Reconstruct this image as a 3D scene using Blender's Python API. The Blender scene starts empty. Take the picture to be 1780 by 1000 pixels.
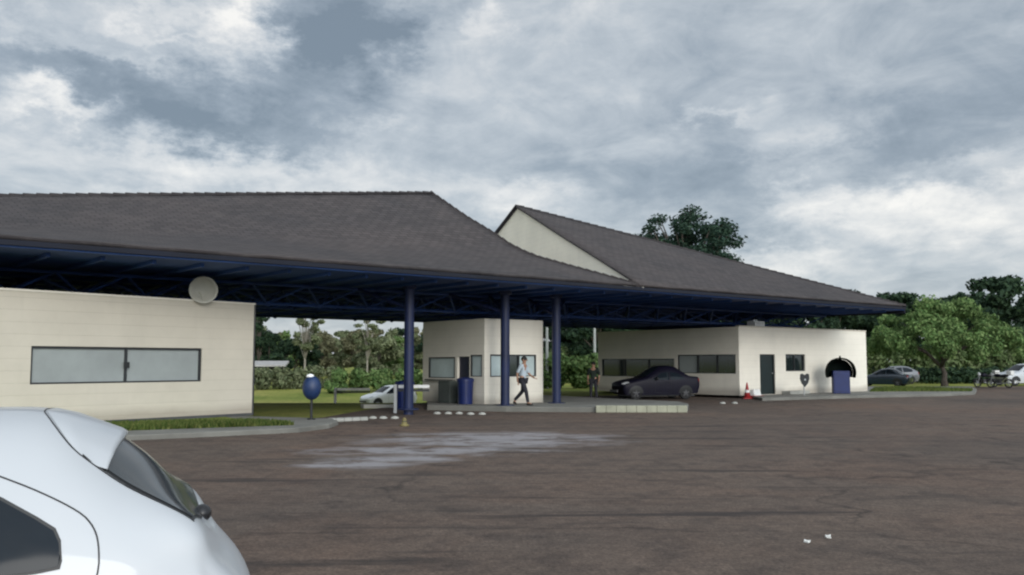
import bpy, math, random
from mathutils import Vector, Matrix
R = math.radians
rnd = random.Random(7)
sc = bpy.context.scene
col = sc.collection
CAMH = 1.7
F = 1600.0
TH = math.atan(131 / F)
CT, ST = math.cos(TH), math.sin(TH)

# ------------------------------------------------------------------ layout helpers
def ray(px, py):
    x = (px - 890) / F
    y = (500 - py) / F
    return Vector((x, CT - y * ST, ST + y * CT))
def zp(px, py, z=0.0):
    d = ray(px, py)
    t = (z - CAMH) / d.z
    return Vector((d.x * t, d.y * t, z))
def at(px, py, Y):
    d = ray(px, py)
    t = Y / d.y
    return Vector((d.x * t, Y, CAMH + d.z * t))
def V(*a): return Vector(a)

# ------------------------------------------------------------------ tagging
def tag(o, label=None, cat=None, group=None, kind=None):
    if label: o['label'] = label
    if cat: o['category'] = cat
    if group: o['group'] = group
    if kind: o['kind'] = kind
    return o
def empty(name, loc, rz=0):
    o = bpy.data.objects.new(name, None)
    o.empty_display_size = 0.3
    col.objects.link(o)
    o.location = loc
    o.rotation_euler = (0, 0, rz)
    return o
def mobj(name, me, m=None, parent=None):
    o = bpy.data.objects.new(name, me)
    col.objects.link(o)
    if m is not None:
        me.materials.clear()
        me.materials.append(m)
    if parent is not None: o.parent = parent
    return o
def dup(o, parent=None):
    c = o.copy()
    col.objects.link(c)
    if parent is not None: c.parent = parent
    for ch in list(o.children): dup(ch, c)
    return c

# ------------------------------------------------------------------ mesh collector
class MB:
    def __init__(s): s.v = []; s.f = []
    def quadbox(s, b, t):
        i = len(s.v); n = len(b)
        s.v += [Vector(p) for p in b] + [Vector(p) for p in t]
        s.f.append(tuple(i + k for k in reversed(range(n))))
        s.f.append(tuple(i + n + k for k in range(n)))
        for k in range(n):
            j = (k + 1) % n
            s.f.append((i + k, i + j, i + n + j, i + n + k))
        return s
    def box(s, c, size, rz=0.0):
        hx, hy, hz = size[0] / 2, size[1] / 2, size[2] / 2
        cs, sn = math.cos(rz), math.sin(rz)
        q = [(-hx, -hy), (hx, -hy), (hx, hy), (-hx, hy)]
        q = [(c[0] + x * cs - y * sn, c[1] + x * sn + y * cs) for x, y in q]
        return s.quadbox([(x, y, c[2] - hz) for x, y in q], [(x, y, c[2] + hz) for x, y in q])
    def prism(s, pts, z0, z1, z1f=None):
        a = sum(pts[k][0] * pts[(k + 1) % len(pts)][1] - pts[(k + 1) % len(pts)][0] * pts[k][1] for k in range(len(pts)))
        if a < 0: pts = list(reversed(pts))
        return s.quadbox([(p[0], p[1], z0) for p in pts], [(p[0], p[1], z1) for p in pts])
    def tube(s, pts, r, n=8, cap=True):
        pts = [Vector(p) for p in pts]
        rr = r if isinstance(r, (list, tuple)) else [r] * len(pts)
        i0 = len(s.v)
        up = None
        for k, p in enumerate(pts):
            d = (pts[min(k + 1, len(pts) - 1)] - pts[max(k - 1, 0)])
            if d.length < 1e-9: d = Vector((0, 0, 1))
            d.normalize()
            if up is None:
                up = Vector((0, 0, 1)) if abs(d.z) < .9 else Vector((1, 0, 0))
            x = d.cross(up)
            if x.length < 1e-6: x = d.orthogonal()
            x.normalize(); y = x.cross(d).normalized(); up = y
            for a in range(n):
                an = 2 * math.pi * a / n
                s.v.append(p + (x * math.cos(an) + y * math.sin(an)) * rr[k])
        for k in range(len(pts) - 1):
            for a in range(n):
                b = (a + 1) % n
                s.f.append((i0 + k * n + a, i0 + k * n + b, i0 + (k + 1) * n + b, i0 + (k + 1) * n + a))
        if cap:
            s.f.append(tuple(i0 + a for a in reversed(range(n))))
            s.f.append(tuple(i0 + (len(pts) - 1) * n + a for a in range(n)))
        return s
    def lathe(s, prof, c=(0, 0, 0), n=20, axis='z'):
        i0 = len(s.v)
        c = Vector(c)
        for r, z in prof:
            for a in range(n):
                an = 2 * math.pi * a / n
                p = (r * math.cos(an), r * math.sin(an), z)
                if axis == 'y': p = (p[0], p[2], p[1])
                if axis == 'x': p = (p[2], p[0], p[1])
                s.v.append(c + Vector(p))
        for k in range(len(prof) - 1):
            for a in range(n):
                b = (a + 1) % n
                s.f.append((i0 + k * n + a, i0 + k * n + b, i0 + (k + 1) * n + b, i0 + (k + 1) * n + a))
        s.f.append(tuple(i0 + a for a in reversed(range(n))))
        s.f.append(tuple(i0 + (len(prof) - 1) * n + a for a in range(n)))
        return s
    def ball(s, c, r, n=10, m=7):
        rx, ry, rz = r if isinstance(r, (tuple, list)) else (r, r, r)
        i0 = len(s.v); c = Vector(c)
        for k in range(1, m):
            ph = math.pi * k / m
            for a in range(n):
                an = 2 * math.pi * a / n
                s.v.append(c + Vector((rx * math.sin(ph) * math.cos(an), ry * math.sin(ph) * math.sin(an), rz * math.cos(ph))))
        for k in range(m - 2):
            for a in range(n):
                b = (a + 1) % n
                s.f.append((i0 + k * n + a, i0 + (k + 1) * n + a, i0 + (k + 1) * n + b, i0 + k * n + b))
        s.v.append(c + Vector((0, 0, rz))); s.v.append(c - Vector((0, 0, rz)))
        for a in range(n):
            b = (a + 1) % n
            s.f.append((len(s.v) - 2, i0 + a, i0 + b))
            s.f.append((len(s.v) - 1, i0 + (m - 2) * n + b, i0 + (m - 2) * n + a))
        return s
    def poly(s, pts):
        i = len(s.v); s.v += [Vector(p) for p in pts]
        s.f.append(tuple(range(i, i + len(pts)))); return s
    def grid(s, rows):
        i = len(s.v); n = len(rows[0])
        for r in rows: s.v += [Vector(p) for p in r]
        for a in range(len(rows) - 1):
            for b in range(n - 1):
                s.f.append((i + a * n + b, i + a * n + b + 1, i + (a + 1) * n + b + 1, i + (a + 1) * n + b))
        return s
    def build(s, name, m=None, parent=None, smooth=False, bevel=0, flip=False):
        me = bpy.data.meshes.new(name)
        me.from_pydata([tuple(p) for p in s.v], [], s.f)
        if flip: me.flip_normals()
        me.update()
        if smooth:
            for p in me.polygons: p.use_smooth = True
        o = mobj(name, me, m, parent)
        if bevel:
            b = o.modifiers.new('bevel', 'BEVEL'); b.width = bevel; b.segments = 2; b.limit_method = 'ANGLE'
        return o

# ------------------------------------------------------------------ materials
class NT:
    def __init__(s, name):
        s.m = bpy.data.materials.new(name); s.m.use_nodes = True
        s.t = s.m.node_tree; s.n = s.t.nodes; s.b = s.n['Principled BSDF']
    def new(s, typ, **kw):
        n = s.n.new(typ)
        for k, v in kw.items():
            if k in n.inputs.keys() if isinstance(k, str) else False: n.inputs[k].default_value = v
            else: setattr(n, k, v)
        return n
    def link(s, a, b): s.t.links.new(a, b)
    def coord(s, scale=(1, 1, 1), rot=(0, 0, 0), kind='Object'):
        tc = s.n.new('ShaderNodeTexCoord'); mp = s.n.new('ShaderNodeMapping')
        mp.inputs['Scale'].default_value = scale; mp.inputs['Rotation'].default_value = rot
        s.link(tc.outputs[kind], mp.inputs['Vector']); return mp.outputs[0]
    def noise(s, vec, scale, detail=4, rough=.6, dist=0):
        n = s.n.new('ShaderNodeTexNoise')
        n.inputs['Scale'].default_value = scale; n.inputs['Detail'].default_value = detail
        n.inputs['Roughness'].default_value = rough; n.inputs['Distortion'].default_value = dist
        s.link(vec, n.inputs['Vector']); return n.outputs['Fac']
    def ramp(s, fac, stops):
        n = s.n.new('ShaderNodeValToRGB')
        e = n.color_ramp.elements
        while len(e) < len(stops): e.new(.5)
        for k, (p, c) in enumerate(stops):
            e[k].position = p
            e[k].color = (c, c, c, 1) if isinstance(c, (int, float)) else (*c, 1)
        s.link(fac, n.inputs[0]); return n.outputs[0]
    def mix(s, fac, a, b, mode='MIX'):
        n = s.n.new('ShaderNodeMix'); n.data_type = 'RGBA'; n.blend_type = mode
        for sock, v in ((n.inputs[0], fac), (n.inputs[6], a), (n.inputs[7], b)):
            if isinstance(v, (int, float)): sock.default_value = v
            elif isinstance(v, tuple): sock.default_value = (*v, 1)
            else: s.link(v, sock)
        return n.outputs[2]
    def math(s, op, a, b=0.0, c=0.0):
        n = s.n.new('ShaderNodeMath'); n.operation = op
        for k, v in enumerate((a, b, c)):
            if isinstance(v, (int, float)): n.inputs[k].default_value = v
            else: s.link(v, n.inputs[k])
        return n.outputs[0]
    def bump(s, h, strength=.3, dist=.02):
        n = s.n.new('ShaderNodeBump'); n.inputs['Strength'].default_value = strength; n.inputs['Distance'].default_value = dist
        s.link(h, n.inputs['Height']); s.link(n.outputs[0], s.b.inputs['Normal'])
    def setc(s, c):
        if isinstance(c, tuple): s.b.inputs['Base Color'].default_value = (*c, 1)
        else: s.link(c, s.b.inputs['Base Color'])
    def rough(s, r):
        if isinstance(r, (int, float)): s.b.inputs['Roughness'].default_value = r
        else: s.link(r, s.b.inputs['Roughness'])

def mat(name, c, rough=.6, var=.15, scale=3.0, metal=0, coat=0, spec=None, bump=0):
    t = NT(name)
    v = t.coord()
    n = t.noise(v, scale, 5)
    lo = tuple(x * (1 - var) for x in c); hi = tuple(min(1, x * (1 + var)) for x in c)
    t.setc(t.ramp(n, [(.3, lo), (.7, hi)]))
    t.rough(rough)
    t.b.inputs['Metallic'].default_value = metal
    t.b.inputs['Coat Weight'].default_value = coat
    if spec is not None: t.b.inputs['Specular IOR Level'].default_value = spec
    if bump: t.bump(t.noise(v, scale * 12, 3), bump, .01)
    return t.m

M = {}
def mk():
    # asphalt : worn brownish grey with darker repair streaks and a pale patch
    t = NT('asphalt'); v = t.coord()
    big = t.noise(v, .09, 5, .6, .6)
    mid = t.noise(v, .7, 6, .65)
    fine = t.noise(v, 30, 3, .7)
    c = t.ramp(big, [(.3, (.064, .050, .042)), (.5, (.102, .075, .059)), (.7, (.132, .091, .068))])
    c = t.mix(t.ramp(mid, [(.35, .0), (.7, .55)]), c, (.145, .112, .090))
    c = t.mix(t.ramp(t.noise(v, 1.7, 5, .7), [(.48, 0), (.68, .6)]), c, (.036, .029, .027))
    g = t.ramp(fine, [(.3, .55), (.7, 1.4)])
    gm = t.ramp(t.noise(v, 7.0, 4, .7), [(.3, .74), (.7, 1.24)])
    c = t.mix(1.0, c, gm, 'MULTIPLY')
    c = t.mix(1.0, c, g, 'MULTIPLY')
    c = t.mix(t.ramp(t.noise(v, .22, 5, .65, .8), [(.46, 0), (.70, .5)]), c, t.mix(1.0, c, (1.20, 1.0, .90), 'MULTIPLY'))
    c = t.mix(t.ramp(t.noise(t.coord((1, 1, 1), (0, 0, 1.0)), .16, 4, .6, .5), [(.50, 0), (.70, .5)]), c, t.mix(1.0, c, (.74, .77, .82), 'MULTIPLY'))
    # streaks running along the lot
    vs = t.coord((.22, 1.5, 1), (0, 0, -R(39)))
    st = t.ramp(t.noise(vs, 1.0, 6, .68, .4), [(.57, 0), (.68, .8)])
    c = t.mix(st, c, (.030, .025, .023))
    vs2 = t.coord((.10, 1.1, 1), (0, 0, -R(33)))
    st2 = t.ramp(t.noise(vs2, 1.0, 6, .65, .5), [(.60, 0), (.66, .8)])
    c = t.mix(st2, c, (.030, .025, .024))
    vo = t.n.new('ShaderNodeTexVoronoi'); vo.feature = 'DISTANCE_TO_EDGE'; vo.inputs['Scale'].default_value = .16
    dn = t.n.new('ShaderNodeTexNoise'); dn.inputs['Scale'].default_value = .8; dn.inputs['Detail'].default_value = 6; t.link(v, dn.inputs['Vector'])
    va = t.n.new('ShaderNodeVectorMath'); va.operation = 'MULTIPLY_ADD'; t.link(dn.outputs['Color'], va.inputs[0]); va.inputs[1].default_value = (2.2, 2.2, 0); t.link(v, va.inputs[2])
    t.link(va.outputs[0], vo.inputs['Vector'])
    ck = t.math('MULTIPLY', t.ramp(vo.outputs['Distance'], [(0, 1), (.009, 0)]), t.ramp(t.noise(v, .3, 3), [(.45, 0), (.6, .8)]))
    c = t.mix(ck, c, (.022, .018, .016))
    # pale patch with noisy edges
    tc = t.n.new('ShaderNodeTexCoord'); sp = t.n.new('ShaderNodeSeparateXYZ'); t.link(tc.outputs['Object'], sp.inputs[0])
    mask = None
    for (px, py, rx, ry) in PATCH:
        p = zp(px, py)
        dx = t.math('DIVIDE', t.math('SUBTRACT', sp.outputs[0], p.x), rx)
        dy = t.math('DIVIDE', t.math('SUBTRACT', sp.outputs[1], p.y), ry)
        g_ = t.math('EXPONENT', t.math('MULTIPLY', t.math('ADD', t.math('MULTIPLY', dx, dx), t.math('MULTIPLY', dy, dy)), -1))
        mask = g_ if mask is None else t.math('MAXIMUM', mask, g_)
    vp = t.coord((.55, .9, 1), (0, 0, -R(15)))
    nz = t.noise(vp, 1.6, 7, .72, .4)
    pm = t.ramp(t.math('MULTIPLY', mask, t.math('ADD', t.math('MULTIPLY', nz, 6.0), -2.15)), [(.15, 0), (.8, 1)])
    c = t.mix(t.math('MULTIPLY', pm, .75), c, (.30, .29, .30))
    # darker damp ring near the lane mouth
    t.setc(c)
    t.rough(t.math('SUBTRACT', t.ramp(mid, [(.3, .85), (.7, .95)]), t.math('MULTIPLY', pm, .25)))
    t.b.inputs['Specular IOR Level'].default_value = .25
    t.bump(t.math('ADD', fine, t.math('MULTIPLY', mid, 2)), .5, .012)
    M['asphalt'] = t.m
    # lawn
    t = NT('lawn'); v = t.coord()
    a = t.noise(v, .18, 5, .6); b = t.noise(v, 3.0, 5, .7)
    c = t.ramp(a, [(.32, (.125, .17, .036)), (.5, (.23, .25, .06)), (.68, (.31, .295, .09))])
    c = t.mix(t.ramp(b, [(.4, 0), (.7, .5)]), c, (.03, .06, .012))
    t.setc(c); t.rough(.95); t.b.inputs['Specular IOR Level'].default_value = .1
    t.bump(b, .8, .05); M['lawn'] = t.m
    # shingles
    t = NT('shingle'); v = t.coord()
    br = t.new('ShaderNodeTexBrick')
    br.inputs['Scale'].default_value = 1.0; br.inputs['Brick Width'].default_value = .40; br.inputs['Row Height'].default_value = .24
    br.inputs['Mortar Size'].default_value = .018
    br.inputs['Color1'].default_value = (.056, .051, .051, 1); br.inputs['Color2'].default_value = (.078, .070, .069, 1); br.inputs['Mortar'].default_value = (.036, .032, .032, 1)
    uvn = t.n.new('ShaderNodeUVMap'); uvn.uv_map = 'UVMap'; t.link(uvn.outputs[0], br.inputs['Vector'])
    c = br.outputs['Color']
    big = t.noise(v, .25, 5, .65)
    c = t.mix(1.0, c, t.ramp(big, [(.3, (.8, .82, .86)), (.7, (1.18, 1.12, 1.1))]), 'MULTIPLY')
    c = t.mix(t.ramp(t.noise(v, 2.5, 4), [(.5, 0), (.75, .4)]), c, (.088, .078, .073))
    t.setc(c); t.rough(.9); t.b.inputs['Specular IOR Level'].default_value = .2
    t.bump(br.outputs['Fac'], -.4, .02); M['shingle'] = t.m
    # painted masonry / boarding
    def wall(name, c0, line=.30):
        t = NT(name); v = t.coord()
        n = t.noise(v, .7, 6, .65); s2 = t.noise(t.coord((2.2, 2.2, .35)), 1.2, 5, .6)
        c = t.ramp(n, [(.3, tuple(x * .93 for x in c0)), (.7, tuple(min(1, x * 1.06) for x in c0))])
        c = t.mix(t.ramp(s2, [(.55, 0), (.78, .14)]), c, tuple(x * .62 for x in c0))
        sep = t.n.new('ShaderNodeSeparateXYZ'); t.link(v, sep.inputs[0])
        w = t.math('FRACT', t.math('DIVIDE', sep.outputs[2], line))
        gr = t.ramp(w, [(0, 0), (.04, 1), (.96, 1), (1, 0)])
        c = t.mix(t.math('SUBTRACT', .14, t.math('MULTIPLY', gr, .14)), c, (.1, .09, .08))
        # splash-back dirt along the foot
        ft = t.ramp(t.math('ADD', sep.outputs[2], t.math('MULTIPLY', n, -.5)), [(.0, .5), (.28, 0)])
        c = t.mix(ft, c, (.20, .165, .13))
        t.setc(c); t.rough(.85); t.b.inputs['Specular IOR Level'].default_value = .2
        t.bump(t.math('ADD', gr, t.math('MULTIPLY', t.noise(v, 25, 3), .3)), .35, .01)
        return t.m
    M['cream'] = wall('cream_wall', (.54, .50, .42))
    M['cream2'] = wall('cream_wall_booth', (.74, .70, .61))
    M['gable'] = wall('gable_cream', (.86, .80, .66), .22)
    # leaves : per leaf variation
    def leaf(name, a, b, c_):
        t = NT(name); g = t.n.new('ShaderNodeNewGeometry')
        c = t.ramp(g.outputs['Random Per Island'], [(0, a), (.55, b), (1, c_)])
        v = t.coord(); big = t.noise(v, .35, 3)
        c = t.mix(1.0, c, t.ramp(big, [(.3, .7), (.7, 1.3)]), 'MULTIPLY')
        t.setc(c); t.rough(.75); t.b.inputs['Specular IOR Level'].default_value = .15
        t.b.inputs['Subsurface Weight'].default_value = 0
        tr = t.n.new('ShaderNodeBsdfTranslucent'); t.link(c, tr.inputs[0])
        ms = t.n.new('ShaderNodeMixShader'); ms.inputs[0].default_value = .25
        t.link(t.b.outputs[0], ms.inputs[1]); t.link(tr.outputs[0], ms.inputs[2])
        t.link(ms.outputs[0], t.n['Material Output'].inputs[0])
        return t.m
    M['leaf_mid'] = leaf('leaf_mid_green', (.065, .125, .040), (.125, .20, .065), (.19, .26, .10))
    M['leaf_dark'] = leaf('leaf_dark_green', (.014, .030, .018), (.026, .050, .027), (.05, .085, .04))
    M['leaf_olive'] = leaf('leaf_olive', (.085, .11, .055), (.15, .175, .09), (.22, .24, .14))
    M['leaf_pale'] = leaf('leaf_pale', (.07, .11, .04), (.11, .15, .06), (.17, .20, .10))
    M['leaf_blue'] = leaf('leaf_pine', (.016, .036, .026), (.028, .055, .038), (.05, .085, .055))
    M['leaf_rust'] = leaf('leaf_brownish', (.10, .10, .06), (.155, .15, .085), (.20, .205, .115))
    M['grassblade'] = leaf('grass_blade', (.04, .08, .015), (.09, .12, .03), (.15, .16, .05))
    M['bark'] = mat('bark', (.085, .07, .058), .95, .4, 4, bump=.6)
    M['bark_pale'] = mat('pale_bark', (.26, .24, .20), .95, .3, 4, bump=.4)
    M['navy'] = mat('navy_steel', (.007, .010, .034), .5, .2, 1)
    M['navy_frame'] = mat('navy_frame_steel', (.016, .045, .15), .5, .3, .8)
    M['navy_column'] = mat('navy_column_paint', (.003, .010, .050), .55, .25, 1.5)
    M['soffit'] = mat('dark_soffit', (.018, .060, .20), .75, .30, .4)
    M['fascia'] = mat('fascia_paint', (.003, .005, .013), .85, .3, 1)
    M['concrete'] = mat('concrete', (.15, .147, .13), .92, .25, .8, bump=.3)
    M['kerb'] = mat('kerb_paint', (.28, .28, .21), .9, .25, 1.2, bump=.2)
    M['kerb_white'] = mat('kerb_whitewash', (.32, .32, .29), .9, .2, 1.5, bump=.2)
    M['frame_dark'] = mat('dark_window_frame', (.018, .02, .022), .45, .2)
    M['frame_grey'] = mat('grey_window_frame', (.06, .062, .062), .5, .2)
    M['glass'] = mat('window_glass', (.018, .026, .026), .07, .3, .6, spec=.8)
    M['glass_car'] = mat('car_glass', (.012, .017, .023), .08, .2, 1, spec=.12)
    M['pane_frost'] = mat('frosted_pane', (.27, .295, .29), .32, .10, 1.2)
    M['pane_light'] = mat('pale_reflection_pane', (.42, .50, .50), .25, .15, 1.5)  # pale colour paints the bright reflection into the booth panes
    M['door_dark'] = mat('dark_door', (.005, .013, .013), .35, .3)
    M['blue'] = mat('blue_plastic', (.004, .013, .085), .4, .2)
    M['blue_dull'] = mat('dull_blue_shell', (.008, .026, .085), .5, .2)
    M['black'] = mat('black_plastic', (.012, .013, .014), .5, .2)
    M['black_green'] = mat('dark_shell', (.004, .007, .006), .9, .2, spec=.05)
    M['white_paint'] = mat('white_paint', (.80, .81, .80), .5, .06)
    M['white_dirty'] = mat('white_plastic', (.66, .66, .64), .6, .12)
    M['dish'] = mat('dish_white', (.43, .42, .36), .6, .1)
    M['red'] = mat('red_plastic', (.30, .018, .02), .55, .25)
    M['yellow'] = mat('yellow_paint', (.15, .125, .045), .7, .3)
    M['rubber'] = mat('rubber', (.014, .014, .015), .85, .2)
    M['rim'] = mat('alloy_rim', (.45, .45, .46), .35, .1, metal=.7)
    M['rim_dark'] = mat('dusty_dark_rim', (.10, .10, .105), .6, .2, metal=.3)
    M['glass_rear'] = mat('grey_rear_glass', (.045, .052, .056), .14, .25, 1.0, spec=.5)  # base colour greyed to imitate the reflection on the rear window
    M['steel'] = mat('galvanised_steel', (.35, .36, .36), .5, .15, metal=.4)
    M['pole_pale'] = mat('pale_pole_paint', (.34, .36, .34), .6, .1)
    M['car_white'] = mat('white_car_paint', (.45, .47, .49), .42, .03, .5, coat=.35)
    M['car_navy'] = mat('navy_car_paint', (.005, .0045, .013), .5, .15, spec=.2)
    M['car_black'] = mat('black_car_paint', (.010, .011, .013), .3, .1, coat=1)
    M['car_blue'] = mat('teal_blue_car_paint', (.006, .018, .036), .3, .1, coat=1)
    M['car_grey'] = mat('grey_car_paint', (.12, .125, .14), .3, .1, coat=1)
    M['lamp_red'] = mat('tail_lamp_lens', (.25, .012, .014), .15, .2)
    M['lamp_smoke'] = mat('smoked_lamp', (.018, .018, .020), .35, .2, spec=.4)
    M['lamp_clear'] = mat('head_lamp_lens', (.55, .57, .58), .1, .1)
    M['skin'] = mat('skin', (.30, .165, .105), .55, .1)
    M['hair'] = mat('hair', (.010, .008, .007), .7, .2)
    M['shirt_pale'] = mat('pale_blue_shirt', (.38, .44, .48), .9, .12)
    M['cloth_dark'] = mat('dark_cloth', (.018, .018, .024), .9, .3)
    M['cloth_green'] = mat('dark_green_jacket', (.014, .024, .018), .9, .3)
    M['shoe'] = mat('shoe', (.02, .018, .016), .6, .2)
    M['rooftile'] = mat('shed_roof', (.34, .33, .32), .8, .2)
    M['debris'] = mat('paper_scrap', (.70, .70, .66), .9, .1)

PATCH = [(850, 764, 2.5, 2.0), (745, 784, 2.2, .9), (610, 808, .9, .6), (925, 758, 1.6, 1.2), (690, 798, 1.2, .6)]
mk()

# ------------------------------------------------------------------ camera, light, sky
cam = bpy.data.cameras.new('camera'); co = bpy.data.objects.new('camera', cam); col.objects.link(co)
co.location = (0, 0, CAMH); co.rotation_euler = (R(90) + TH, 0, 0)
cam.sensor_width = 36; cam.lens = 36 * F / 1780; cam.clip_end = 6000; cam.clip_start = .05
sc.camera = co
SUN_EL, SUN_AZ = R(19), R(158)         # azimuth clockwise from +Y : behind the camera
sl = bpy.data.lights.new('sun', 'SUN'); so = bpy.data.objects.new('sun', sl); col.objects.link(so)
sl.energy = .9; sl.angle = R(24); sl.color = (1.0, .955, .88)
sdir = Vector((math.sin(SUN_AZ) * math.cos(SUN_EL), math.cos(SUN_AZ) * math.cos(SUN_EL), math.sin(SUN_EL)))
so.rotation_euler = sdir.to_track_quat('Z', 'Y').to_euler()

def sky():
    w = bpy.data.worlds.new('World'); sc.world = w; w.use_nodes = True
    t = NT.__new__(NT); t.t = w.node_tree; t.n = w.node_tree.nodes
    bg = t.n['Background']; bg.inputs['Strength'].default_value = .1
    st = t.n.new('ShaderNodeTexSky'); st.sky_type = 'NISHITA'; st.sun_disc = False
    st.sun_elevation = SUN_EL; st.sun_rotation = SUN_AZ
    tc = t.n.new('ShaderNodeTexCoord'); sp = t.n.new('ShaderNodeSeparateXYZ'); t.link(tc.outputs['Generated'], sp.inputs[0])
    x, y, z = sp.outputs
    az = t.math('ARCTAN2', x, y); el = t.math('ARCSINE', z)
    def vec(a, b, c):
        cb = t.n.new('ShaderNodeCombineXYZ')
        for k, q in enumerate((a, b, c)):
            if isinstance(q, (int, float)): cb.inputs[k].default_value = q
            else: t.link(q, cb.inputs[k])
        return cb.outputs[0]
    # cloud space: perspective of a flat cloud base, drawn out sideways
    inv = t.math('DIVIDE', 1.0, t.math('ADD', t.math('MAXIMUM', z, 0.0), .16))
    pv = vec(t.math('MULTIPLY', x, inv), t.math('MULTIPLY', y, t.math('MULTIPLY', inv, .75)), .3)
    n1 = t.noise(pv, 1.5, 8, .56, .35)
    n2 = t.noise(pv, 4.2, 8, .62, .5)
    n3 = t.noise(vec(az, t.math('MULTIPLY', el, 1.9), 1.7), 11.0, 8, .6, .7)
    wv = vec(az, t.math('MULTIPLY', el, 1.7), 0.0)
    wa = t.math('SUBTRACT', t.noise(wv, 12.0, 8, .66), .5)
    wb = t.math('SUBTRACT', t.noise(vec(az, t.math('MULTIPLY', el, 1.7), 5.0), 12.0, 8, .66), .5)
    azw = t.math('ADD', az, t.math('MULTIPLY', wa, .22)); elw = t.math('ADD', el, t.math('MULTIPLY', wb, .13))
    blobs = [ # px, py, rx, ry, amount (bright +)
        (590, 60, 120, 80, -1.0), (640, 110, 60, 30, -.2), (40, 70, 80, 40, -.18), (150, 130, 160, 40, -.36), (330, 190, 170, 50, -.62), (420, 228, 150, 34, -.50),
        (1090, 310, 190, 50, -.32), (1280, 380, 130, 60, -.42), (1600, 60, 200, 60, -.22), (1640, 230, 170, 60, -.42),
        (1480, 300, 140, 50, -.25), (1200, 190, 260, 60, -.14), (300, 40, 60, 30, -.25), (1580, 330, 90, 25, -.25),
        (430, 50, 60, 50, .85), (330, 15, 90, 25, .45), (215, 12, 60, 25, .35), (110, 62, 60, 26, .30), (20, 25, 40, 30, .4), (130, 178, 70, 18, .65), (30, 165, 60, 25, .45),
        (330, 290, 170, 40, .36), (60, 250, 130, 50, .22), (640, 320, 260, 30, .22), (900, 345, 90, 30, .45),
        (740, 80, 70, 45, .42), (850, 25, 40, 40, .45), (960, 20, 70, 50, .25), (880, 190, 150, 60, .16), (650, 215, 60, 15, .25),
        (1400, 250, 75, 40, .42), (1310, 190, 60, 18, .22), (1470, 355, 110, 36, .60), (1390, 335, 50, 25, .25), (1250, 215, 60, 10, .3), (1060, 150, 60, 20, .15), (300, 55, 50, 9, .4), (220, 95, 50, 10, .3), (1700, 360, 130, 45, .52), (1580, 420, 260, 50, .10), (1360, 450, 80, 24, .42), (1670, 275, 60, 14, .25)]
    L = None
    for (px, py, rx, ry, am) in blobs:
        d = ray(px, py).normalized()
        a0 = math.atan2(d.x, d.y); e0 = math.asin(d.z)
        qx = t.math('MULTIPLY', t.math('SUBTRACT', azw, a0), F / rx)
        qy = t.math('MULTIPLY', t.math('SUBTRACT', elw, e0), F / ry)
        g = t.math('MULTIPLY', t.math('EXPONENT', t.math('MULTIPLY', t.math('ADD', t.math('MULTIPLY', qx, qx), t.math('MULTIPLY', qy, qy)), -.8)), am)
        L = g if L is None else t.math('ADD', L, g)
    tot = t.math('ADD', .52, t.math('MULTIPLY', L, .62))
    tot = t.math('ADD', tot, t.math('MULTIPLY', t.math('SUBTRACT', n1, .5), .38))
    tot = t.math('ADD', tot, t.math('MULTIPLY', t.math('SUBTRACT', n2, .5), .62))
    tot = t.math('ADD', tot, t.math('MULTIPLY', t.math('SUBTRACT', n3, .5), .50))
    # sky brightened out of view towards the sun, added to light the facing walls
    dn = t.n.new('ShaderNodeVectorMath'); dn.operation = 'DOT_PRODUCT'; t.link(tc.outputs['Generated'], dn.inputs[0]); dn.inputs[1].default_value = sdir
    glow = t.math('POWER', t.math('MAXIMUM', dn.outputs['Value'], 0), 2.0)
    cl = t.ramp(tot, [(.02, (1.35, 1.70, 2.08)), (.30, (2.12, 2.50, 2.92)), (.55, (3.35, 3.68, 4.0)), (.80, (4.9, 5.0, 5.05)), (1.0, (6.35, 6.25, 6.0))])
    gain = t.math('ADD', 1.0, t.math('MULTIPLY', glow, 3.6))
    vm = t.n.new('ShaderNodeVectorMath'); vm.operation = 'SCALE'; t.link(cl, vm.inputs[0]); t.link(gain, vm.inputs['Scale'])
    c = t.mix(.93, st.outputs[0], vm.outputs[0])
    t.link(c, bg.inputs[0])
sky()
sc.view_settings.view_transform = 'Standard'; sc.view_settings.look = 'None'
sc.view_settings.exposure = 0.62; sc.view_settings.gamma = 1.0
try:
    sc.cycles.filter_width = 2.2
    sc.cycles.max_bounces = 6
except Exception: pass

# ------------------------------------------------------------------ main anchor points
ZE = 4.6
E = zp(1110, 495, ZE); T = zp(1572, 531, ZE)
u = (T - E); u.z = 0; u.normalize()
v = V(-u.y, u.x, 0)
A1 = at(750, 335, 41.7); R0 = at(0, 340, 30.6)
k_ = (A1.z - ZE) / (A1.z - R0.z); L1 = A1 + (R0 - A1) * k_
EL = E - u * 46
A2 = at(895, 357, 45.5)
EB = zp(745, 552, ZE)
T2 = T + v * 10
DW = 22.5
BL, BR = EL + v * DW, E + v * DW
UA = math.atan2(u.y, u.x)

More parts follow.
